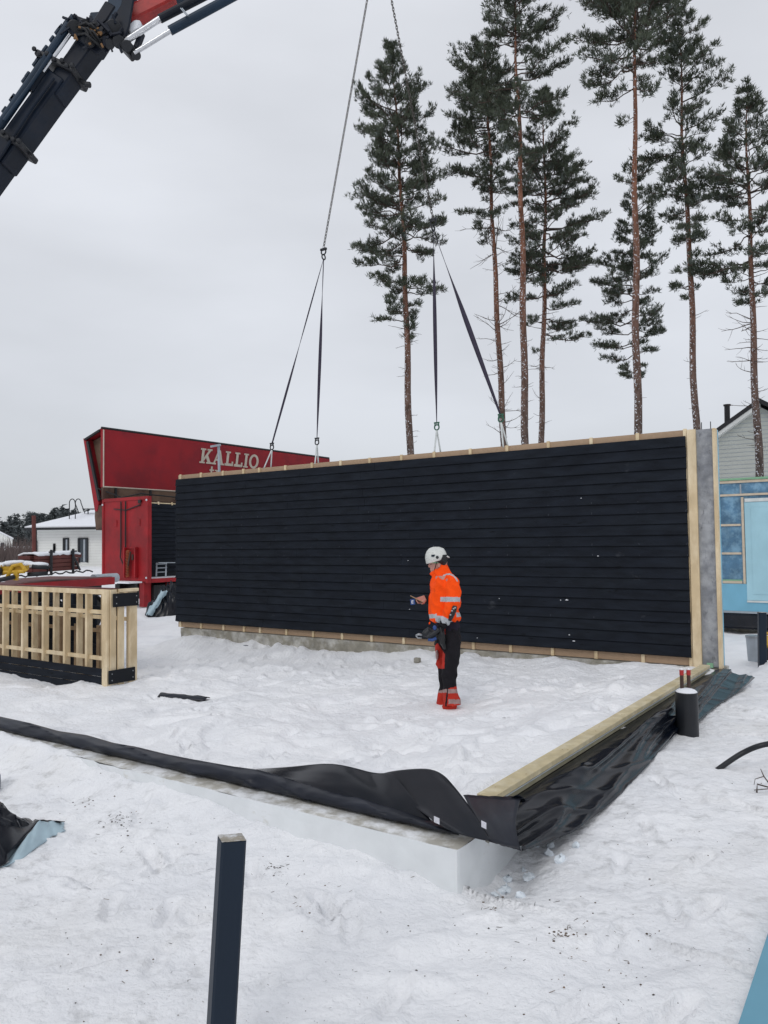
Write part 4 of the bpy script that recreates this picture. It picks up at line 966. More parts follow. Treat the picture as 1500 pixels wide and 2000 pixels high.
mb = MB(); mb.ell(yt+Z*.08, Vector((.2, 0, 0)), Vector((0, .12, 0)), Z*.12, 14, 8); mb.tube([yt+Vector((-.15, 0, .14)), yt+Vector((-.05, 0, .24)), yt+Vector((.15, 0, .22))], .03, 8); mb.build('housing', 'yellow', t, smooth=True)
MB().box(yt+Vector((.1, .02, -.17)), Vector((.22, 0, 0)), Vector((0, .15, 0)), Z*.12).build('stand', 'black', t)
pbv = L(-.202, 4.49, -.15)
t = thing('drain_pipe', 'upright black pipe capped with snow, two red topped tubes sticking out of it', 'pipe', pbv)
MB().tube([pbv, pbv+Z*.435, pbv+Z*.445], [.112, .112, .108], 32).build('casing', 'pipe', t, smooth=False)
mb = MB()
mb.ell(pbv+Z*.44, Vector((.108, 0, 0)), Vector((0, .108, 0)), Z*.045, 20, 10); mb.build('snow_cap', 'lightsnow', t, smooth=True)
for x_ in (1334, 1347.5):
    dx = (x_-1341)/FPX*8.1
    p_ = pbv+Vector((dx, .02, .45)); MB().tube([p_, p_+Z*.215], .019, 12).build('tube', 'pipe_brown', t); MB().tube([p_+Z*.165, p_+Z*.218], .022, 12).build('red_cap', 'pipe_red', t)
    MB().ell(p_+Z*.222, Vector((.018, 0, 0)), Vector((0, .018, 0)), Z*.012, 10, 6).build('frost', 'lightsnow', t, smooth=True)
h0 = WZ(1398, 1506, -.14); h1 = WZ(1450, 1471, .0); h2 = WZ(1500, 1453, .10); h3 = h2+Vector((.5, .2, -.02)); h4 = h3+Vector((.6, -.1, -.28))
pts = []
ctrl = [h0, h1, h2, h3, h4]
for i in range(4):
    for k in range(10):
        t_ = k/10.0; P0 = ctrl[max(i-1, 0)]; P1 = ctrl[i]; P2 = ctrl[i+1]; P3 = ctrl[min(i+2, 4)]
        pts.append(.5*((2*P1)+(P2-P0)*t_+(2*P0-5*P1+4*P2-P3)*t_*t_+(3*P1-P0-3*P2+P3)*t_**3))
o = MB().tube(pts, .023, 12).build('cable_duct', 'pipe', smooth=True); tag(o, 'black plastic duct arching out of the snow at the right edge', 'pipe')
mb = MB(); c = WZ(1478, 1548, -.14)
mb.tube([c, c+Vector((.03, .05, .05)), c+Vector((.16, -.05, .03)), c+Vector((.3, -.1, .02))], [.007, .006, .006, .004], 5)
mb.tube([c+Vector((.12, -.02, .035)), c+Vector((.07, .02, .12)), c+Vector((.06, .05, .17))], [.006, .005, .003], 5)
mb.tube([c+Vector((.07, .02, .12)), c+Vector((-.0, .02, .10)), c+Vector((-.02, 0, .06))], [.004, .003, .002], 5)
mb.tube([c+Vector((-.02, -.0, .02)), c+Vector((.1, -.03, .04)), c+Vector((.2, .05, .03))], .004, 5)
o = mb.build('fallen_twig', 'twig'); tag(o, 'bare forked twig lying on the snow at the right edge', 'twig')
# blue board lower right
e0 = WZ(1438, 2012, -.05); e1 = WZ(1500, 1822, -.05); dd = (e1-e0); side = Vector((dd.y, -dd.x, 0)).normalized()
e0 = e0-dd*.3; e1 = e1+dd*.6
mb = MB(); mb.prism([e0, e1, e1+side*.5, e0+side*.5][::-1], Z*-.05); o = mb.build('insulation_sheet', mat('blue_sheet', (.13, .33, .44), .35, var=.04, vscale=4)); tag(o, 'smooth light blue board cut off by the bottom right corner', 'board')
# dark board scrap half buried
c = L(5.05, 2.75, 0); 
pA = WZ(311, 1352, -.04); pB = WZ(404, 1353, -.04); pA.z = gz(pA)-.01; pB.z = gz(pB)-.01; dab = (pB-pA); sda = Vector((-dab.y, dab.x, 0)).normalized()
mb = MB(); rows = []
for j in range(5):
    rows.append([pA.lerp(pB, i/14.0)+sda*(-.06+.05*j)+Z*(.035*math.sin(j/4.0*PI)+.012*fb((i*.4, j*.5, 2))+.02) for i in range(15)])
o = mb.grid(rows).build('film_scrap', 'film_dull', smooth=True, solid=.006); tag(o, 'dark strip of film lying in the snow left of the worker', 'scrap')
c = WZ(480, 1269, -.16); o = MB().box(c+Z*.04, u*.055, v*.01, Z*.05).build('felt_scrap', 'felt'); o2 = o; tag(o, 'small grey scrap standing in the snow near the left end of the wall', 'scrap')
c = WZ(815, 1292, -.02); o = MB().box(c+Z*.02, u*.05, v*.04, Z*.04).build('wood_offcut', 'concrete', bevel=.01); tag(o, 'small brown offcut in the snow left of the worker, close to the plinth', 'offcut')
# tarpaulin heap at left edge
c = WZ(-30, 1690, -.12)
t = thing('tarpaulin_heap', 'black tarpaulin heap with a pale blue fold at the left edge of the foreground', 'tarpaulin', c)
cc = WZ(-35, 1640, -.12)
crumple(cc, .34, .34, .38, 7, n=50, sharp=.12).build('black_sheet', 'film', t, smooth=True)
mb = MB()
lo = [(-60, 1735), (0, 1696), (45, 1676), (80, 1650), (105, 1632), (128, 1622)]; hi = [(-60, 1712), (10, 1690), (48, 1640), (75, 1604), (98, 1604), (127, 1606)]
rows = []
for j in range(9):
    s_ = j/8.0; r_ = []
    for i in range(30):
        f_ = i/29.0*5; k = min(int(f_), 4); g_ = f_-k
        xl = lo[k][0]*(1-g_)+lo[k+1][0]*g_; yl = lo[k][1]*(1-g_)+lo[k+1][1]*g_; xh = hi[k][0]*(1-g_)+hi[k+1][0]*g_; yh = hi[k][1]*(1-g_)+hi[k+1][1]*g_
        P0 = WZ(xl, yl, -.105); Pt = WY(xh, yh, P0.y+.14)
        P = P0.lerp(Pt, s_)-Vector((0, 1, 0))*(.035*math.sin(s_*PI)+.02*fb((f_*1.6, s_*2.4, 3)))+Z*.012*fb((f_*2.5, s_*3, 7))
        r_.append(P)
    rows.append(r_)
mb.grid(rows).build('pale_fold', 'light_tarp', t, smooth=True, solid=.004)
rows = []
for j in range(12):
    s_ = j/11.0; rows.append([])
    for i in range(30):
        f_ = i/29.0*5; k = min(int(f_), 4); g_ = f_-k
        xh = hi[k][0]*(1-g_)+hi[k+1][0]*g_; yh = hi[k][1]*(1-g_)+hi[k+1][1]*g_
        P0 = WY(xh, yh, WZ(xh, yh+25, -.105).y+.14) + Z*.004
        Pb = WY(xh-70*(1-.5*f_/5), lerp([0, 1.5, 3, 5], [1560, 1575, 1596, 1608], f_), P0.y+.30)
        P = P0.lerp(Pb, s_)+Z*.03*abs(fb((f_*1.3, s_*2, 9)))*math.sin(s_*PI)
        P.z = max(P.z, -.1); rows[-1].append(P)
MB().grid(rows).build('black_fold', 'film', t, smooth=True, solid=.004)
o = MB().ell(WZ(-22, 1560, -.12)+Z*.12, Vector((.085, 0, 0)), Vector((0, .1, 0)), Z*.17, 16, 10).build('grey_sack', 'felt', smooth=True); tag(o, 'grey sack just showing at the left edge above the black tarpaulin', 'sack')
# debris
Rr = np.random.RandomState(4); mb = MB()
def deb(x_, y_, s_, z=-.10):
    P = WZ(x_, y_, z); P.z = gz(P)+.002
    if Rr.rand() < .5:
        an = Rr.rand()*PI; d_ = Vector((math.cos(an), math.sin(an), .1))*s_*Rr.uniform(1, 3.0); mb.beam(P-d_, P+d_, s_*.3, s_*.25)
    else:
        mb.ell(P, Vector((s_, 0, 0)), Vector((0, s_*Rr.uniform(.5, 1), 0)), Z*s_*.5, 6, 4)
for k in range(190):
    cx, cy = [(240, 1620), (1120, 1830), (540, 1700), (1180, 1900), (960, 1760), (1400, 1620), (620, 1760), (330, 1800)][Rr.randint(8)]
    deb(cx+Rr.randn()*110, cy+Rr.randn()*55, Rr.uniform(.002, .0075))
for (cx, cy, n_) in ((238, 1612, 16), (1102, 1816, 14), (172, 1577, 6), (1268, 1817, 3), (530, 1695, 10), (250, 1625, 8), (960, 1745, 5)):
    for k in range(n_*2): deb(cx+Rr.randn()*20, cy+Rr.randn()*7, Rr.uniform(.003, .009))
for k in range(260):
    y_ = 1560+440*Rr.rand()**.8; x_ = Rr.uniform(20, 1480)
    a_, b_ = ab(WZ(x_, y_, -.12))
    if b_ < -.05 or a_ < -.35: deb(x_, y_, Rr.uniform(.0012, .0042))
o = mb.build('ground_litter', 'debris'); tag(o, kind='stuff')
mb = MB()                                 # ice chunks by the corner
for k in range(13):
    P = L(-.05-.3*Rr.rand()**1.5, Rr.uniform(.1, 1.2), 0); s_ = Rr.uniform(.015, .045); P.z = gz(P)+s_*.3
    an = Rr.rand()*6; x_ = Vector((math.cos(an), math.sin(an), Rr.uniform(-.3, .3)))*s_; y_ = Vector((-math.sin(an), math.cos(an), 0))*s_*.8
    k0 = len(mb.v); mb.ell(P, x_*1.1, y_, Z*s_*.7, 7, 5); mb.v[k0:] = [tuple(Vector(q_)+Vector(Rr.randn(3))*s_*.16) for q_ in mb.v[k0:]]
o = mb.build('ice_chunks', 'ice'); tag(o, kind='stuff')
# ------------------------------------------------------------------ crane
YC = 12.5
cn = thing('loader_crane', 'dark blue folding crane boom reaching in from the upper left corner', 'crane', WY(-420, 1000, YC))
def C_(x, y, dy=0): return WY(x, y, YC+dy)
vdir = Vector((0, 1, 0))
def seg(name, x0, y0, x1, y1, wpx, hm, matn, dy=0, dy1=None, bev=.02, prof=True):
    p0 = C_(x0, y0, dy); p1 = C_(x1, y1, dy if dy1 is None else dy1); w_ = wpx/FPX*YC
    d = (p1-p0).normalized(); s_ = d.cross(vdir).normalized(); t_ = s_.cross(d)
    mb = MB()
    if prof:  # six sided boom section
        pr = [(-.5*w_, -.5*hm), (.18*w_, -.5*hm), (.5*w_, -.12*hm), (.5*w_, .12*hm), (.18*w_, .5*hm), (-.5*w_, .5*hm)]
        mb.prism([p0+s_*a_+t_*b_ for a_, b_ in pr], p1-p0)
    else: mb.beam(p0, p1, w_, hm, up=vdir)
    return mb.build(name, matn, cn, bevel=bev)
# outer section, inner section, along the edges measured in the photograph
seg('boom_section', -418, 877, 15, 278, 58, .60, 'crane_dark')
seg('boom_section', -2, 319, 115, 157, 52, .50, 'crane_dark')
seg('boom_section', 101, 187, 198, 57, 46, .42, 'crane_dark')
def cyl(name, pts, wpx, matn, dy=0, n=14, parent=cn):
    P = [C_(x, y, dy) for x, y in pts]; return MB().tube(P, wpx/2/FPX*YC, n).build(name, matn, parent, smooth=False)
cyl('cylinder', [(-300, 640), (4, 240), (146, 34)], 17, 'crane', -.25)
cyl('cylinder', [(60, 178), (90, 132)], 24, 'crane_dark', -.2)
cyl('piston_rod', [(84, 140), (141, 62)], 7, 'chrome', -.3)
cyl('pipe', [(-250, 640), (20, 268), (112, 140), (160, 68)], 8, 'crane', -.1)
cyl('pipe', [(-250, 655), (5, 300), (60, 214), (105, 152)], 6, 'crane_dark', -.3)
cyl('pipe', [(8, 196+40), (60, 165), (100, 105)], 7, 'crane', -.35)
# collars
for (xa, ya, xb, yb) in ((-10, 266, 58, 300), (84, 122, 158, 156)):
    p0 = C_(xa, ya); p1 = C_(xb, yb); MB().beam(p0, p1, .10, .62, up=vdir).build('collar', 'dark_steel', cn, bevel=.02)
    mb = MB()
    for k in range(7):
        c = p0.lerp(p1, k/6.0)+Vector((rnd.uniform(-.03, .03), -.33, rnd.uniform(-.03, .05))); mb.ell(c, Vector((.04, 0, 0)), Vector((0, .03, 0)), Z*.04, 8, 5)
    mb.each('bolt', 'dark_steel', cn)
mb = MB(); mb.beam(C_(155, 156), C_(172, 168), .07, .07, up=vdir); mb.tube([C_(166, 165, -.06), C_(177, 166, -.06)], .05, 8); mb.build('hook_lug', 'dark_steel', cn, bevel=.01)
mb = MB(); mb.beam(C_(50, 296), C_(64, 303), .05, .06, up=vdir); mb.build('lug', 'dark_steel', cn)
# knuckle joint
mb = MB()
for dy in (-.26, .26):
    mb.prism([C_(x_, y_, dy) for x_, y_ in ((118, 52), (140, 26), (178, 40), (216, 40), (236, 8), (240, -14), (262, -8), (252, 50), (240, 84), (214, 88), (188, 104), (160, 84))], Vector((0, .06, 0)))
mb.build('joint_plate', 'crane_dark', cn, bevel=.015)
mb = MB()
for (x_, y_, r_) in ((146, 55, .12), (166, 50, .10), (222, 55, .13), (214, 86, .08), (176, 82, .08), (232, 82, .10), (248, 90, .09)):
    mb.tube([C_(x_, y_, -.36), C_(x_, y_, .36)], r_, 16)
mb.each('pivot_pin', 'dark_steel', cn, bevel=.01)
mb = MB(); rc = random.Random(5)
for k in range(34):
    x_ = rc.uniform(132, 236); y_ = 30+(x_-132)*.18+rc.uniform(0, 48); r_ = rc.uniform(.02, .055)
    p = C_(x_, y_, rc.uniform(-.42, -.30)); mb.beam(p, p+Vector((rc.uniform(-.2, .2), rc.uniform(-.05, .05), rc.uniform(-.2, .2))), r_, r_)
mb.build('hydraulic_fitting', 'crane_dark', cn, bevel=.005)
mb = MB()
for k in range(9):
    x_ = rc.uniform(140, 200); y_ = rc.uniform(38, 90); p = C_(x_, y_, -.45); mb.tube([p, p+Vector((rc.uniform(-.15, .15), 0, rc.uniform(-.12, .12)))], .018, 6)
mb.each('brass_fitting', 'brass', cn)
mb = MB()
for k in range(8):
    xa = rc.uniform(135, 175); ya = rc.uniform(40, 70); xb = xa+rc.uniform(15, 50); yb = ya+rc.uniform(10, 40)
    mb.tube([C_(xa, ya, -.4), C_((xa+xb)/2+rc.uniform(-10, 10), (ya+yb)/2-rc.uniform(5, 18), -.5), C_(xb, yb, -.4)], .02, 6)
mb.build('hose', 'black', cn, smooth=True)
seg('link_arm', 182, 96, 226, 26, 24, .5, 'crane_dark', 0, bev=.02, prof=False)
seg('link_arm', 228, 60, 246, -30, 34, .46, 'crane', 0, bev=.02, prof=False)
seg('upper_bracket', 180, 40, 236, 36, 18, .22, 'crane', -.02, bev=.02, prof=False)
seg('link_arm', 240, 84, 262, 108, 20, .24, 'dark_steel', -.1, bev=.02, prof=False)
seg('link_arm', 266, 96, 278, 64, 9, .12, 'crane_dark', -.1, bev=.01, prof=False)
MB().tube([C_(266, 108, -.3), C_(266, 108, .3)], .075, 16).each('pivot_pin', 'dark_steel', cn)
# second boom
seg('red_boom_section', 250, 38, 338, -6, 44, .40, 'crane_red', .15, .2, bev=.03)
mb = MB(); p0 = C_(248, 46, -.1); p1 = C_(283, 44, -.1); mb.prism([C_(243, 52, -.16), C_(262, 36, -.16), C_(275, 38, -.16), C_(272, 56, -.16), C_(254, 66, -.16)], Vector((0, .2, 0))); mb.build('white_patch', 'lightsnow', cn, bevel=.03)  # flat white patch at the foot of the red boom section
seg('boom_section', 300, 8, 760, -222, 30, .34, 'crane', .25, 1.2, bev=.02)
def cyl2(name, a, b, wpx, matn, dy0, dy1):
    P0 = WY(a[0], a[1], YC+dy0); P1 = WY(b[0], b[1], YC+dy1); MB().tube([P0, P1], wpx/2/FPX*YC, 16).build(name, matn, cn, smooth=False)
cyl2('piston_rod', (240, 84), (320, 32), 12, 'chrome', -.2, -.2)
cyl2('cylinder', (312, 37), (470, -44), 17, 'crane_dark', -.2, -.1)
cyl2('piston_rod', (262, 104), (340, 56), 9, 'chrome', -.3, -.3)
cyl2('cylinder', (332, 60), (520, -42), 18, 'crane', -.3, -.2)
for k in (-1.5, 1.5):
    cyl2('pipe', (354+k, 16), (366+k, 30), 2, 'galv', -.4, -.4)
ed = [(2, 238), (40, 180), (70, 134), (96, 96), (120, 62), (146, 36)]
mb = MB()
for k in range(16):
    f_ = rc.random()*5; i_ = min(int(f_), 4); g_ = f_-i_; x_ = ed[i_][0]*(1-g_)+ed[i_+1][0]*g_; y_ = ed[i_][1]*(1-g_)+ed[i_+1][1]*g_
    p = C_(x_-5, y_-3, -.2); mb.box(p, Vector((.032, 0, .045)), Vector((0, .04, 0)), Vector((-.02, 0, .014)))
mb.each('clamp', 'crane', cn, bevel=.01)
# ------------------------------------------------------------------ lifting chains, straps, shackles
BB = B+.12
def PB(x, y, b=BB): return WB(x, y, b)
apex = PB(740, -130)
def chain(p0, p1, label):
    n = int((p1-p0).length/.062); d = (p1-p0).normalized(); s_ = d.cross(v).normalized(); mb = MB()
    for k in range(n):
        c = p0.lerp(p1, (k+.5)/n); side = s_ if k % 2 else d.cross(s_)
        pts = []
        for j in range(8):
            t_ = 2*PI*j/8; pts.append(c+d*(.047*math.cos(t_))+side*(.020*math.sin(t_)))
        mb.tube(pts+[pts[0]], .0068, 4, cap=False)
    t = thing('lifting_chain', label, 'chain', p1, 'crane chains')
    mb.build('links', 'chain', t)
    return t
A1p = PB(632, 497); A2p = PB(846, 440)
c1 = chain(apex, A1p+Z*.12, 'left crane chain running down to a ring against open sky'); c2 = chain(apex, A2p+Z*.10, 'right crane chain running down in front of the pine crown')
def ring(mb, c, ax, ay, r_, th, n=14):
    pts = [c+ax*math.cos(2*PI*k/n)*r_+ay*math.sin(2*PI*k/n)*r_ for k in range(n)]; mb.tube(pts+[pts[0]], th, 6, cap=False)
for t, p_ in ((c1, A1p), (c2, A2p)):
    mb = MB(); ring(mb, p_+Z*.05, u, Z, .055, .014); ring(mb, p_-Z*.05, v, Z, .05, .014); mb.box(p_+Z*.1, u*.07, v*.02, Z*.02); mb.build('shackle', 'dark_steel', t)
def strap(p0, p1, label, w0, w1, scol):
    t = thing('lifting_strap', label, 'strap', p1, 'dark lifting straps')
    d = (p1-p0); dn = d.normalized(); rows = []; n = 40
    tw = rnd.uniform(0, 3)
    for k in range(n+1):
        s_ = k/n; c = p0+d*s_; an = 1.4*math.sin(s_*5+tw)*.6+.4; side = (u*math.cos(an)+v*math.sin(an)); side = (side-dn*side.dot(dn)).normalized()
        wd = .5*(w0 if (s_ < .03) else w0+(w1-w0)*math.sin(s_*PI))
        rows.append([c-side*wd, c+side*wd])
    MB().grid(rows).build('webbing', 'webbing', t, smooth=True, solid=.008)
    mb = MB(); ring(mb, p1-Z*.06, u, Z, .045, .012); mb.tube([p1-u*.03+Z*.02, p1-u*.045-Z*.05], .012, 6); mb.tube([p1+u*.03+Z*.02, p1+u*.045-Z*.05], .012, 6); mb.box(p1+Z*.02, u*.05, v*.012, Z*.012)
    mb.build('shackle', scol, t)
    return t
S = [(A1p-Z*.08, PB(531, 868), 'leftmost strap, slanting left from the left chain', 'dark_steel', (515, 914), (529, 912)), (A1p-Z*.08, PB(619, 858), 'strap hanging almost straight down from the left chain', 'dark_steel', (615, 905), (622, 904)),
     (A2p-Z*.08, PB(853, 828), 'strap hanging straight down from the right chain beside the pine trunk', 'shackle', (848, 884), (861, 883)), (A2p-Z*.08, PB(978, 812), 'rightmost strap, slanting right from the right chain', 'shackle', (983, 871), (993, 869))]
for k, (p0, p1, lb, sc_, q0, q1) in enumerate(S):
    strap(p0, p1, lb, .028, (.05, .06, .065, .085)[k], sc_)
    mb = MB(); c = p1-Z*.10
    for q_, bq in ((q0, B+.05), (q1, B+.19)):
        e_ = PB(q_[0], q_[1], bq); e_.z = 3.40
        rows = [[c.lerp(e_, s_)-u*.013, c.lerp(e_, s_)+u*.013] for s_ in np.linspace(0, 1, 6)]; mb.grid(rows)
    o = mb.build('round_sling', 'white_sling', smooth=True, solid=.012)
    tag(o, ['white sling under the leftmost dark strap', 'white sling under the second strap from the left', 'white sling under the green shackle between the pine trunks', 'white sling under the rightmost dark strap'][k], 'sling', 'white slings on top of the wall')
# ------------------------------------------------------------------ pines
def pine(seed, D, trunk, env, rpx, label, dens=1.0, dead=None, sparse_from=None, tip=.9, gap=.55):
    R = np.random.RandomState(seed)
    tp = sorted(trunk, key=lambda p: -p[1])
    pts = [WY(x, y, D) for x, y in tp]
    base = pts[0]+(pts[0]-pts[1])*0; base = Vector((base.x+(pts[0].x-pts[1].x)*.5, D, gz((base.x, D))-.3))
    pts = [base]+pts
    zs = [p.z for p in pts]; X = [p.x for p in pts]
    def tx_(z): return float(np.interp(z, zs, X))
    zt = zs[-1]; rb = rpx/FPX*D
    t = thing('pine_tree', label, 'pine tree', base, 'tall pines behind the wall')
    mb = MB(); n = 26; P = []; Rr_ = []
    for k in range(n+1):
        z_ = zs[0]+(zt-zs[0])*k/n; P.append(Vector((tx_(z_)+.03*math.sin(z_*1.3+seed), D+.05*math.sin(z_*.9), z_))); s_ = k/n
        Rr_.append(rb*(1.12-.12*min(1, s_*4))*max(.10, (1-s_**1.9*.93)))
    mb.tube(P, Rr_, 12)
    mb.build('trunk', 'bark', t, smooth=True)
    ez = [WY(750, e_[0], D).z for e_ in env][::-1]
    el = [abs(WY(e_[1], e_[0], D).x-tx_(WY(750, e_[0], D).z)) for e_ in env][::-1]
    er = [abs(WY(e_[2], e_[0], D).x-tx_(WY(750, e_[0], D).z)) for e_ in env][::-1]
    ed_ = [(e_[3] if len(e_) > 3 else 1.0) for e_ in env][::-1]
    br = MB(); tuft_p = []; tuft_d = []; zlo, zhi = ez[0], ez[-1]
    z_ = zlo
    while z_ < zhi:
        topf = (z_-zlo)/(zhi-zlo)
        Ll = np.interp(z_, ez, el); Lr = np.interp(z_, ez, er); dn = np.interp(z_, ez, ed_)*dens
        nb = int(R.poisson(5.0*dn))
        if nb < 1:
            z_ += .25; continue
        az0 = R.rand()*2*PI
        for b_ in range(nb):
            az = az0+2*PI*b_/nb+R.uniform(-.45, .45)
            ca = math.cos(az); Lx = (Lr if ca > 0 else Ll); Ly = min(max(Ll, Lr)*.95, max(.6, (Ll+Lr)*.55))
            Lb = 1/math.sqrt((ca/max(Lx, .12))**2+(math.sin(az)/max(Ly, .12))**2)*(R.uniform(.90, 1.25) if R.rand() < .6 else R.uniform(.4, .9))
            if Lb < .15: continue
            gp_ = noise.noise(Vector((ca*1.1+seed*7.3, math.sin(az)*1.1, z_*.55)))
            if gp_ < -.10 and R.rand() < gap: continue
            if gp_ > .25: Lb *= 1.12
            dr = Vector((ca, math.sin(az), 0)); elev = (-.15+.9*topf**1.6)+R.uniform(-.15, .15)
            p = Vector((tx_(z_), D, z_-Lb*max(elev, -.1)*.35+R.uniform(-.4, .4)*(1-.7*topf))); np_ = 7; path = [p.copy()]; d = dr+Z*elev; d.normalize()
            for k in range(np_):
                s_ = (k+1)/np_; dd = (d+Z*(-.15+.45*s_)+Vector(R.randn(3))*.26).normalized(); p = p+dd*(Lb/np_); path.append(p.copy())
            r0 = .010+.011*Lb
            br.tube(path, [r0*(1-.75*i/np_) for i in range(np_+1)], 4, cap=False)
            ns = int(4+Lb*5.5)
            for k in range(ns):
                s_ = .34+.66*((k+R.rand())/ns)**.85; f_ = s_*np_; i_ = min(int(f_), np_-1); c = path[i_].lerp(path[i_+1], f_-i_)
                sl2 = Lb*.34*(1.15-s_)+.16; sd2 = Vector((-dr.y, dr.x, 0))*(1 if R.rand() < .5 else -1)
                d2 = (dr*R.uniform(.4, 1.0)+sd2*R.uniform(.3, 1.1)+Z*R.uniform(-.10, .55)).normalized()
                sl2 *= R.uniform(.6, 1.2); e_ = c+d2*sl2
                if sl2 > .35: br.tube([c, c.lerp(e_, .5)+Z*.03, e_], [r0*.35, r0*.3, r0*.2], 3, cap=False)
                nt = max(2, int(sl2/.115*1.3))
                for q in range(nt):
                    f2 = (q+.6)/nt
                    if f2 < .25 and R.rand() < .5: continue
                    cc = c.lerp(e_, f2)+Vector(R.randn(3))*.035*(1+sl2)
                    tuft_p.append(tuple(cc)); dd = (d2*.5+Z*1.0+Vector(R.randn(3))*.3).normalized(); tuft_d.append(tuple(dd))
            tuft_p.append(tuple(path[-1])); tuft_d.append(tuple((d+Z*.6).normalized()))
        z_ += R.uniform(.24, .56)*(.70+.45*(1-topf))
    if dead:
        for _ in range(dead[2]):
            yy = R.uniform(dead[0], dead[1]); z0_ = WY(750, yy, D).z; az = R.rand()*2*PI
            frac = (yy-dead[0])/(dead[1]-dead[0]); Lb = R.uniform(.25, 1.0)*dead[3]*(1-.55*frac)
            if frac > .55 and R.rand() < .55: Lb = R.uniform(.15, .4)
            p = Vector((tx_(z0_), D, z0_)); dr = Vector((math.cos(az), math.sin(az), R.uniform(-.25, .35))).normalized(); path = [p.copy()]
            for k in range(5):
                dr = (dr+Z*R.uniform(-.05, .14)+Vector(R.randn(3))*.13).normalized(); p = p+dr*Lb/5; path.append(p.copy())
            r0 = .010+.010*Lb; br.tube(path, [r0, r0*.8, r0*.6, r0*.5, r0*.4, r0*.25], 4, cap=False)
            for k in range(int(Lb*3.2)):
                i_ = R.randint(1, 5); c = path[i_]; d2 = (dr+Vector(R.randn(3))*.55).normalized(); l2 = Lb*R.uniform(.15, .4); m_ = c+d2*l2*.5; br.tube([c, m_, m_+(d2+Z*.3).normalized()*l2*.5], [r0*.35, r0*.28, r0*.15], 3, cap=False)
    br.build('branches', 'bark_dark', t)
    TPp = np.array(tuft_p); TD = np.array(tuft_d); nT = len(TPp); nb_ = 11
    rr = R.randn(nT, nb_, 3)*.42; dirs = TD[:, None, :]+rr; dirs /= np.linalg.norm(dirs, axis=2, keepdims=True)
    ln = R.uniform(.13, .26, (nT, nb_, 1))*tip*1.05; perp = np.cross(dirs, R.randn(nT, nb_, 3)); perp /= np.linalg.norm(perp, axis=2, keepdims=True)
    wd = R.uniform(.009, .017, (nT, nb_, 1))*tip*1.1
    o = TPp[:, None, :]+R.randn(nT, nb_, 3)*.025
    m_ = o+dirs*ln*.45
    V = np.stack([o, m_+perp*wd, o+dirs*ln, m_-perp*wd], 2).reshape(-1, 3)
    merge_np('crown', V, np.arange(len(V)).reshape(-1, 4), 'needles', parent=t)
    return nT
M['bark_dark'] = mat('bark_dark', (.085, .062, .052), .9, var=.3, vscale=6, spec=.15)
NTUFT = 0
NTUFT += pine(1, 32, [(801, 895), (790, 500), (779, 300), (765, 100)],
     [(92, 757, 772), (130, 728, 785), (172, 702, 838), (212, 676, 812), (260, 690, 845), (300, 688, 848), (340, 672, 842), (380, 702, 850), (430, 678, 868), (470, 700, 880, .8), (500, 664, 872, .7), (530, 735, 852, .5), (560, 730, 868, .6), (590, 745, 820, .35), (635, 736, 806, .5), (655, 745, 803, .2)],
     7.5, 'leftmost tall pine with a narrow crown, a chain passing before it', gap=.35, dens=1.1, dead=(560, 880, 34, 1.1))
NTUFT += pine(2, 34, [(985, 875), (968, 560), (960, 380), (952, 200), (945, 85)],
     [(85, 925, 950), (120, 890, 975), (200, 870, 990), (250, 880, 1000), (300, 862, 1005), (350, 868, 1005), (395, 880, 990, .8), (440, 880, 975, .45), (480, 900, 965, .25)],
     7.0, 'pine second from the left with many bare dead branches on its middle trunk', dead=(400, 860, 95, 2.2))
NTUFT += pine(3, 30, [(1026, 875), (1022, 600), (1016, 300), (1008, 120), (1004, -70)],
     [(-70, 995, 1012), (-30, 965, 1045), (30, 950, 1065), (70, 950, 1098), (110, 935, 1112), (160, 925, 1108), (210, 932, 1104), (260, 955, 1090, .9), (310, 985, 1060, .7), (340, 1000, 1040, .3)],
     8.0, 'tallest pine of the middle group with a reddish trunk speckled with snow', dead=(330, 870, 50, 1.0))
NTUFT += pine(4, 35, [(1057, 870), (1062, 600), (1065, 420), (1063, 300), (1058, 185)],
     [(185, 1050, 1068), (240, 1025, 1095), (300, 1010, 1138), (340, 1005, 1150), (385, 1005, 1172), (450, 1008, 1168), (500, 1000, 1166), (550, 990, 1150, .8), (600, 995, 1145, .6), (650, 1030, 1160, .35), (685, 1040, 1120, .15)],
     6.5, 'shorter dense pine just right of the reddish snow speckled trunk', dead=(600, 860, 30, 1.6))
NTUFT += pine(5, 27, [(1246, 855), (1241, 500), (1240, 200), (1238, -130)],
     [(-130, 1225, 1250), (-60, 1170, 1320), (0, 1135, 1348), (50, 1130, 1335), (100, 1128, 1318), (140, 1132, 1290, .8), (185, 1170, 1290, .55), (225, 1195, 1270, .35), (250, 1210, 1260, .2)],
     8.5, 'tall pine with its crown cut by the top edge and a long bare trunk', dens=1.35, gap=.2, dead=(240, 830, 32, .8))
NTUFT += pine(6, 36, [(1247, 850), (1238, 500), (1236, 320)],
     [(320, 1228, 1246), (345, 1200, 1270), (380, 1212, 1290, .6), (430, 1225, 1298, .7), (470, 1205, 1285), (520, 1185, 1290), (570, 1150, 1290), (620, 1155, 1290), (655, 1175, 1305, .7), (690, 1172, 1275, .6), (725, 1180, 1262, .7), (748, 1195, 1250, .4)],
     5.5, 'small low pine hidden partly behind the long bare trunk')
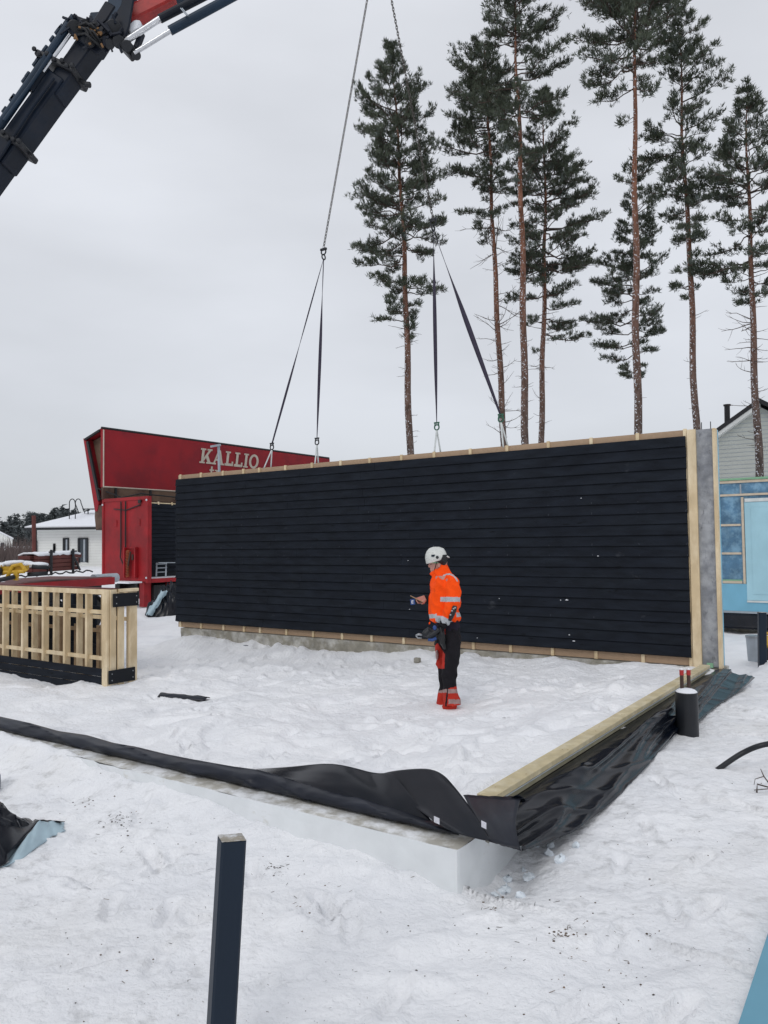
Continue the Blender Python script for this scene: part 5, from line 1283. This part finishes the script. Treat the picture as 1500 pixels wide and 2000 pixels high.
NTUFT += pine(7, 29, [(1360, 845), (1345, 450), (1334, 300), (1328, 100), (1326, 45)],
     [(45, 1320, 1345), (80, 1316, 1396), (130, 1308, 1390), (180, 1290, 1405), (240, 1276, 1408), (290, 1262, 1400), (340, 1255, 1385), (390, 1262, 1365, .9), (440, 1285, 1372, .6), (500, 1305, 1370, .6), (550, 1312, 1368, .6), (590, 1325, 1360, .3)],
     7.5, 'pine with a leaning snow speckled trunk just left of the gabled house', dead=(560, 830, 14, 1.0))
NTUFT += pine(8, 28, [(1482, 935), (1466, 500), (1460, 300), (1458, 182)],
     [(182, 1450, 1468), (225, 1428, 1492), (275, 1412, 1520), (330, 1378, 1540), (400, 1366, 1555), (460, 1370, 1560), (510, 1368, 1550), (550, 1372, 1530, .8), (585, 1400, 1520, .35)],
     8.0, 'rightmost pine, its reddish trunk standing before the gabled house', dead=(520, 900, 60, 1.7))
print('tufts', NTUFT)
# ------------------------------------------------------------------ person
PX, PY = .706, 8.93
PB0 = Vector((PX, PY, gz((PX, PY))-.02))
person = thing('person', 'worker in an orange high visibility jacket and white helmet, standing in snow holding a phone', 'person', PB0)
def Pp(x, y, dy=0): return WY(x, y, PY+dy)
S1 = PY/FPX          # metres per pixel at the worker
def loft(rings, n=20):
    """rings: (xfront, xback, y, depth centre, half depth) in photo pixels and metres"""
    mb = MB(); vs = []
    for (xf, xb, y, dc, hd) in rings:
        if isinstance(y, tuple): yf, yb = y
        else: yf = yb = y
        pf = Pp(xf, yf, dc); pb = Pp(xb, yb, dc); c = (pf+pb)/2; a = (pf-pb)/2
        for j in range(n):
            t = 2*PI*j/n; ct, st_ = math.cos(t), math.sin(t)
            ct = math.copysign(abs(ct)**.88, ct); st_ = math.copysign(abs(st_)**.88, st_)
            vs.append(c+a*ct+Vector((0, hd*st_, 0)))
    k = len(rings); fs = [(i*n+j, i*n+(j+1) % n, (i+1)*n+(j+1) % n, (i+1)*n+j) for i in range(k-1) for j in range(n)]
    fs += [tuple(range(n))[::-1], tuple(range((k-1)*n, k*n))]
    mb.add(vs, fs); return mb
def fuse(mb, voxel=.009, smooth=3, amp=0, ns=9, seed=0):
    """join overlapping closed shapes into one continuous skin"""
    me = bpy.data.meshes.new('tmp'); me.from_pydata(mb.v, [], mb.f); me.update()
    bm = bmesh.new(); bm.from_mesh(me); bmesh.ops.recalc_face_normals(bm, faces=bm.faces); bm.to_mesh(me); bm.free()
    o = bpy.data.objects.new('tmp', me); COL.objects.link(o)
    r = o.modifiers.new('r', 'REMESH'); r.mode = 'VOXEL'; r.voxel_size = voxel
    s = o.modifiers.new('s', 'SMOOTH'); s.iterations = smooth; s.factor = .5
    dg = bpy.context.evaluated_depsgraph_get(); me2 = bpy.data.meshes.new_from_object(o.evaluated_get(dg)); bpy.data.objects.remove(o)
    vs = [vv.co.copy() for vv in me2.vertices]; nn = [vv.normal.copy() for vv in me2.vertices]; fs = [tuple(p.vertices) for p in me2.polygons]
    if amp:
        for i, p in enumerate(vs):
            q_ = Vector((p.x*ns, p.y*ns, p.z*ns*.75+p.x*ns*.6)); f = 1-abs(noise.noise(q_+Vector((seed, 0, 0)))*2); vs[i] = p+nn[i]*amp*(f-.6)
    out_ = MB(); out_.v = [tuple(p) for p in vs]; out_.f = fs; out_.m = [0]*len(fs); return out_
def colour(mb, fn):
    for i, f in enumerate(mb.f):
        c = sum((Vector(mb.v[k]) for k in f), Vector())/len(f)
        # back to photo pixels at the worker's distance, used as a body ruler
        d = c-CP; k = FPX/d.dot(_F); mb.m[i] = fn(750+d.dot(R2)*k, 1000-d.dot(U2)*k, c.y-PY)
    return mb
# limb joints
shN = Pp(880, 1131, -.17); elN = Pp(883, 1178, -.25); wrN = Pp(866, 1217, -.24)
shF = Pp(868, 1131, .17); elF = Pp(862, 1182, .20); wrF = Pp(832, 1172, .10)
# body core (one continuous skin): head, neck, torso, arms, hands, legs
body = MB()
def addmb(dst, src): o = len(dst.v); dst.v += src.v; dst.f += [tuple(i+o for i in f) for f in src.f]; dst.m += src.m
hc = Pp(855, 1096, 0)
def head():
    mb = MB()
    # skull and jaw as one loft from crown to chin, facing left and slightly down
    rr = [(850, 858, 1075, 0, .025), (842, 871, 1081, 0, .062), (839.5, 874, 1090, 0, .075), (839.2, 874, 1097, 0, .077), (839.8, 873, (1104, 1103), 0, .073), (840.8, 870, (1109, 1106), 0, .066), (841.0, 866, (1114, 1110), 0, .054), (842, 860, (1118, 1113), 0, .036), (845, 857, (1120, 1115), 0, .02)]
    addmb(mb, loft(rr, 24))
    mb.ell(Pp(838.6, 1105.5), Vector((.014, 0, .004)), Vector((0, .013, 0)), Vector((-.006, 0, .020)), 10, 8)   # nose
    mb.ell(Pp(839.8, 1101), Vector((.012, 0, 0)), Vector((0, .014, 0)), Z*.018, 10, 8)
    mb.ell(Pp(841.5, 1099.3), Vector((.012, 0, 0)), Vector((0, .055, 0)), Z*.008, 12, 6)   # brow
    mb.ell(Pp(841.2, 1111.3), Vector((.009, 0, 0)), Vector((0, .022, 0)), Z*.006, 10, 6)    # lips
    mb.ell(Pp(841.6, 1113.2), Vector((.009, 0, 0)), Vector((0, .02, 0)), Z*.005, 10, 6)
    mb.ell(Pp(843.5, 1118), Vector((.016, 0, 0)), Vector((0, .022, 0)), Z*.014, 10, 6)     # chin
    for s_ in (-1, 1): mb.ell(Pp(857.5, 1104, s_*.077), Vector((.018, 0, .003)), Vector((0, .009, 0)), Z*.030, 10, 8)
    return mb
addmb(body, head())
body.tube([Pp(860, 1112), Pp(866, 1128)], [.058, .066], 16)
addmb(body, loft([(848, 888, 1124, 0, .15), (846, 890, 1136, 0, .18), (846, 892, 1160, 0, .165), (850, 890, 1190, 0, .15), (852, 893, 1218, 0, .16), (856, 893, 1240, 0, .16), (862, 890, 1250, 0, .13)]))
body.tube([shN, elN, wrN], [.06, .047, .032], 12); body.tube([shF, elF, wrF], [.06, .047, .030], 12)
hipN = Pp(880, 1240, -.09); knN = Pp(876, 1316, -.10); anN = Pp(880, 1372, -.11); hipF = Pp(873, 1240, .09); knF = Pp(867, 1314, .12); anF = Pp(868, 1370, .13)
body.tube([hipN, knN, anN], [.085, .058, .042], 12); body.tube([hipF, knF, anF], [.085, .058, .042], 12)
def finger(mb, pts, r_): mb.tube(pts, [r_, r_*.98, r_*.9, r_*.75][:len(pts)], 8)
def hand(mb, w_, fwd, palm, size=1.0, curl=.5, thumb_side=1, grip=.0):
    """wrist w_, finger direction fwd, palm normal; five separate fingers"""
    fwd = fwd.normalized(); palm = (palm-fwd*palm.dot(fwd)).normalized(); sd3 = fwd.cross(palm)*thumb_side
    mb.box(w_+fwd*.045*size, fwd*.045*size, sd3*.038*size, palm*.013*size)
    mb.ell(w_+fwd*.03*size+sd3*.028*size+palm*.006, fwd*.03*size, sd3*.017*size, palm*.016*size, 10, 6)
    for i, (o_, l_) in enumerate(((.030, .070), (.010, .078), (-.010, .072), (-.029, .056))):
        p = w_+fwd*.086*size+sd3*o_*size; d = fwd.copy(); P = [p-fwd*.02, p]
        for k, f_ in enumerate((.42, .33, .25)):
            an = curl*(1.0, 1.1, .9)[k]; d = (d*math.cos(an)+palm*math.sin(an)).normalized(); P.append(P[-1]+d*l_*f_*size)
            palm2 = palm
        mb.tube(P, [.0085*size, .0095*size, .009*size, .0082*size, .007*size], 8)
    p = w_+fwd*.03*size+sd3*.036*size; d = (fwd*.75+sd3*.65+palm*.25).normalized(); P = [p-d*.012, p+d*.022*size]
    d = (fwd*.85+sd3*.15+palm*(.35+grip)).normalized(); P.append(P[-1]+d*.030*size); P.append(P[-1]+d*.022*size)
    mb.tube(P, [.012*size, .011*size, .010*size, .008*size], 8)
# far hand holds the phone
phc = Pp(813.5, 1169.5, .02); phd = (Pp(824, 1175, .02)-Pp(799, 1162.5, .02)).normalized()
hF = MB(); wF = Pp(831, 1168.5, .07)
hand(hF, wF, (Pp(818, 1173, .04)-wF), Vector((-.15, -.9, .3)), 1.0, curl=.55, thumb_side=-1, grip=.2)
addmb(body, hF)
hN = MB(); wN = Pp(864, 1222, -.24)
hand(hN, wN, Vector((-.55, .05, -1)), Vector((.55, .75, -.1)), .95, curl=.75, thumb_side=-1)
addmb(body, hN)
gl = MB(); hand(gl, wN, Vector((-.55, .05, -1)), Vector((.55, .75, -.1)), 1.12, curl=.75, thumb_side=-1); gl.tube([Pp(867, 1214, -.245), Pp(863.5, 1223, -.24)], [.040, .036], 12)
fuse(gl, .005, 2).build('glove', 'trouser_black', person, smooth=True)
fuse(body, .0055, 2).build('body', 'skin', person, smooth=True)
# eyes
mb = MB()
for s_ in (-1, 1): mb.ell(Pp(842.2, 1102, s_*.033), Vector((.008, 0, 0)), Vector((0, .013, 0)), Z*.006, 10, 6)
mb.each('eye', 'trouser_black', person, smooth=True)
# jacket
jk = MB()
addmb(jk, loft([(845, 886, (1126, 1122), 0, .12), (842, 890, (1134, 1128), 0, .215), (840.5, 893.5, 1142, 0, .235), (839, 897, 1155, 0, .23), (838.2, 900, 1170, 0, .22), (838, 898.5, 1183, 0, .21), (838, 896, (1198, 1192), 0, .205), (839, 899, (1207, 1202), 0, .21), (840, 900, (1212, 1207), 0, .21), (843, 898.5, (1214.5, 1211), 0, .195)], 28))
jk.tube([Pp(876, 1129, -.13), Pp(882, 1139, -.20), Pp(885.5, 1158, -.235), Pp(885, 1176, -.255), Pp(878, 1194, -.255), Pp(868, 1214, -.245), Pp(866.5, 1217, -.245)], [.065, .088, .088, .082, .070, .060, .052], 18)
jk.tube([Pp(868, 1130, .14), Pp(872, 1142, .20), Pp(874, 1162, .22), Pp(868, 1180, .21), Pp(855, 1177, .17)], [.06, .085, .082, .070, .058], 16)
# collar
addmb(jk, loft([(839.5, 869.5, (1120.5, 1094.5), 0, .076), (839, 872, (1121.5, 1100), 0, .088), (843, 877, (1124, 1109), 0, .105), (844.5, 882, (1131, 1118), 0, .12), (846, 884, (1136, 1126), 0, .12)], 26))
jk = fuse(jk, .0075, 4, amp=.020, ns=9)
def jcol(x, y, dy):
    near = dy < -.165
    arm = near and x > 853
    if y < 1119 - (868-x)*0 and y < 1122: return 0
    # sleeve bands
    if near and 1166+ (x-880)*.02 < y < 1175.5 and x > 860: return 1
    if near and (y + (x-868)*-.55) > 1205 and x < 885 and x > 850 and y > 1203: return 1
    if not arm and 1199+(x-850)*-.06 < y < 1207.5+(x-850)*-.06: return 1
    if arm and False: return 1
    if dy < -.07:
        rr = math.hypot((x-876)/19.0, (y-1144)/23.0)
        if .92 < rr < 1.05 and y < 1136 and 864 < x < 895: return 1
    if near and x > 894 and 1128 < y < 1150 and (x-894) < 3: return 0
    return 0
colour(jk, jcol).build('jacket', ['orange', 'reflective'], person, smooth=True)
mb = MB(); mb.tube([Pp(888.5, 1131.5, -.17), Pp(894, 1141, -.17), Pp(894.5, 1148, -.17)], [.006, .014, .004], 8, flat=.6); mb.build('vent', 'trouser_black', person, smooth=True)
# dark sweater hem, cuffs
sw = MB(); addmb(sw, loft([(848, 894, 1205, 0, .18), (851, 898, 1216, 0, .185), (852, 899, 1226, 0, .185), (854, 897, 1232, 0, .17)]))
fuse(sw, .009, 2, amp=.006).build('sweater', 'hoodie', person, smooth=True)
cf = MB(); cf.tube([Pp(870, 1213, -.245), Pp(863, 1224, -.24)], [.046, .042], 14); cf.tube([Pp(856, 1179, .17), Pp(840, 1171, .10), Pp(831, 1169, .07)], [.066, .062, .048], 14)
fuse(cf, .006, 2, amp=.004).build('cuff', 'trouser_black', person, smooth=True)
# elbow tool pouch strap (dark band hanging from the elbow down to the hip)
ps = MB(); ps.tube([Pp(889, 1174, -.27), Pp(888, 1186, -.30), Pp(884, 1199, -.31), Pp(878, 1212, -.30)], [.030, .042, .045, .026], 12, flat=.7)
ps = fuse(ps, .006, 2, amp=.008, ns=20); ps.build('tool_pouch', 'black', person, smooth=True)
mb = MB()
for (x_, y_) in ((886, 1189), (889, 1187), (883, 1193), (880, 1201)): mb.ell(Pp(x_, y_, -.345), Vector((.012, 0, 0)), Vector((0, .008, 0)), Z*.010, 8, 5)
mb.build('buckle', 'grey_metal', person)
# trousers
tr_ = MB()
addmb(tr_, loft([(853, 898, 1224, 0, .18), (851, 899, 1235, 0, .19), (852, 898.5, 1248, 0, .185), (853, 897, 1256, 0, .17)]))
tr_.tube([Pp(882, 1240, -.09), Pp(881.5, 1262, -.11), Pp(880.5, 1285, -.12), Pp(879, 1305, -.12), Pp(877, 1325, -.12), Pp(878.5, 1345, -.12), Pp(881.5, 1360, -.12), Pp(883, 1376, -.12)], [.108, .108, .096, .090, .084, .080, .088, .100], 18)
tr_.tube([Pp(871, 1240, .09), Pp(865, 1262, .10), Pp(864, 1285, .11), Pp(866.5, 1305, .12), Pp(868, 1325, .12), Pp(870, 1345, .13), Pp(869, 1360, .13), Pp(867.5, 1377, .13)], [.095, .092, .085, .078, .075, .070, .082, .092], 18)
tr_ = fuse(tr_, .008, 3, amp=.020, ns=9, seed=4)
def tcol(x, y, dy):
    if y > 1345+(874-x)*.25:
        if 1346 < y < 1354 and dy < 0 and x > 875: return 2
        if 1346 < y < 1353 and x < 873: return 2
        if 1366 < y < 1375 and dy < -.05 and x > 876: return 2
        if abs(x-(873+(1360-y)*.12)) < 1.7: return 0
        return 1
    if 1252 < y < 1306 and x < 869+(1280-y)*.05 and y > 1252+(x-852)*1.5: return 1
    if 1221 < y < 1250 and 860 < x < 869.5 and dy < -.05 and x > 857+(y-1221)*.28: return 1
    return 0
colour(tr_, tcol).build('trousers', ['trouser_black', 'trouser_red', 'reflective_dirty'], person, smooth=True)
pk = MB(); pk.ell(Pp(853.5, 1279, .02), Vector((.018, 0, 0)), Vector((0, .05, 0)), Z*.06, 12, 8); fuse(pk, .006, 1).build('thigh_pocket', 'reflective_dirty', person, smooth=True)
hp = MB(); hp.tube([Pp(861, 1226, -.2), Pp(862, 1240, -.22), Pp(865, 1256, -.22), Pp(869, 1268, -.2)], [.055, .065, .05, .02], 12, flat=.6)
hp.tube([Pp(858, 1240, -.2), Pp(853, 1252, -.18), Pp(849, 1260, -.16)], [.04, .03, .010], 10, flat=.6)
fuse(hp, .007, 2, amp=.01, ns=14).build('hip_pouch', 'black', person, smooth=True)
# boots under the gaiters
for (x0_, dy) in ((884, -.12), (868, .13)):
    bt_ = MB()
    bt_.tube([Pp(x0_+8, 1379, dy), Pp(x0_, 1378, dy), Pp(x0_-12, 1380, dy), Pp(x0_-20, 1382, dy)], [.045, .060, .052, .030], 14, flat=.75)
    fuse(bt_, .008, 2).build('boot', 'trouser_red', person, smooth=True)
# helmet
hm = MB()
addmb(hm, loft([(846, 858, 1068, 0, .04), (838, 866.5, 1071, 0, .085), (833, 870.5, 1077, 0, .112), (830.5, 873, 1084, 0, .126), (830.2, 873.5, (1091, 1087.5), 0, .128), (831.5, 873, (1097, 1089), 0, .124), (832.5, 872.5, (1101.5, 1090), 0, .118)], 28))
hm.ell(Pp(871, 1086, 0), Vector((.045, 0, -.02)), Vector((0, .085, 0)), Vector((.004, 0, .012)), 16, 8)
hm = fuse(hm, .006, 2); hm.build('helmet', 'helmet', person, smooth=True)
hb = MB(); addmb(hb, loft([(848, 874, 1083, 0, .112), (845, 875, (1090, 1088), 0, .120), (843, 874, (1096, 1096), 0, .112), (856, 871, (1100, 1102), 0, .085), (860, 868, (1104, 1106), 0, .075)], 20)); 
fuse(hb, .007, 3).build('helmet_cradle', 'black', person, smooth=True)
mb = MB()
for (x_, y_, r_) in ((845.5, 1080, .006), (847, 1077.5, .007), (849.5, 1075.3, .008), (852.5, 1073.8, .008), (856, 1072.8, .009)):
    z_c = Pp(x_, y_); rr_ = .126*math.sqrt(max(0, 1-((1098-y_)/31.0)**2))+.010
    mb.ell(Pp(x_*(1), y_, -rr_*.98+.006), Vector((r_, 0, .002)), Vector((0, .01, 0)), Z*r_*.8, 8, 5)
mb.build('vent_hole', 'black', person)
mb = MB(); mb.prism([Pp(842.5, 1083.5, -.131), Pp(850, 1083, -.131), Pp(847.5, 1087.5, -.131), Pp(842.5, 1087, -.131)], Vector((0, .02, 0))); mb.build('helmet_badge', 'post', person)
mb = MB(); mb.ell(Pp(854, 1088.5, -.125), Vector((.018, 0, 0)), Vector((0, .012, 0)), Z*.018, 12, 6); mb.build('ear_clip', 'dark_steel', person)
mb = MB(); mb.tube([Pp(854, 1092, -.09), Pp(851, 1104, -.078), Pp(848, 1114, -.055)], .007, 6, flat=.5); mb.build('chin_strap', 'black', person)
ln_ = MB(); addmb(ln_, loft([(838.2, 870, 1092, 0, .083), (838.2, 870, (1098, 1099), 0, .083), (839, 869, (1099.5, 1100.5), 0, .080)], 20)); ln_.build('headband', 'green', person, smooth=True)
# phone and the tool in the near hand
ph = thing('phone', 'dark phone with a pale edge held out in front of the worker', 'phone', phc)
nrm = Vector((-phd.z, 0, phd.x)).normalized(); 
if nrm.z < 0: nrm = -nrm
MB().box(phc, phd*.080, Vector((0, .04, 0)), nrm*.004).build('case', 'pine_dark', ph, bevel=.003)
MB().box(phc-nrm*.006, phd*.078, Vector((0, .038, 0)), nrm*.0022).build('back', 'black', ph, bevel=.002)
tb_ = Pp(806, 1175.5, -.02)
mb = MB(); mb.box(tb_, phd.cross(Vector((0, 1, 0))).normalized()*.03, Vector((0, .02, 0)), phd*.026)
t = thing('keyring_tag', 'small blue tag with a white letter E hanging under the phone', 'tag', tb_); MB().box(tb_, Vector((.026, 0, .004)), Vector((0, .004, 0)), Vector((-.004, 0, .032))).build('tag_plate', 'blue_strap', t)
mb = MB(); e0_ = tb_+Vector((-.010, -.0065, 0))
mb.box(e0_, Vector((.003, 0, 0)), Vector((0, .001, 0)), Z*.018)
for k in (-1, 0, 1): mb.box(e0_+Vector((.011, -.0003, k*.0155)), Vector((.0085, 0, 0)), Vector((0, .001, 0)), Z*.0026)
mb.build('letter', 'lightsnow', t)
mb = MB(); mb.tube([tb_+Z*.03, tb_+Z*.05+Vector((.01, .02, 0))], .003, 5); mb.build('cord', 'black', t)
tl = thing('cordless_tool', 'dark cordless tool with blue parts hanging in the worker\'s lowered hand', 'tool', Pp(845, 1238, -.26))
mb = MB(); mb.tube([Pp(857, 1229, -.27), Pp(847, 1237, -.28), Pp(833, 1246, -.28)], [.028, .030, .02], 12); mb.tube([Pp(838, 1230, -.26), Pp(830, 1238, -.26), Pp(826, 1242, -.26)], [.035, .04, .02], 10); mb.tube([Pp(846, 1232, -.27), Pp(836, 1226, -.27), Pp(828, 1234, -.27)], .010, 6)
fuse(mb, .006, 1).build('body_shell', 'dark_steel', tl, smooth=True)
mb = MB(); mb.ell(Pp(849, 1226, -.30), Vector((.022, 0, 0)), Vector((0, .02, 0)), Z*.028, 12, 8); mb.tube([Pp(836, 1249, -.28), Pp(845, 1250, -.28), Pp(852, 1246, -.28)], .018, 8); mb.build('blue_part', 'blue_strap', tl, smooth=True)
mb = MB(); mb.ell(Pp(839, 1217, -.27), Vector((.010, 0, .005)), Vector((0, .01, 0)), Z*.014, 8, 6); mb.build('orange_button', 'orange', tl, smooth=True)
mb = MB(); mb.tube([Pp(812, 1241, -.27), Pp(818, 1239, -.27), Pp(825, 1240, -.27)], [.010, .014, .012], 10); mb.tube([Pp(812, 1241, -.27), Pp(816, 1246, -.27), Pp(824, 1246, -.27)], .008, 8); mb.build('metal_jaw', 'grey_metal', tl, smooth=True)
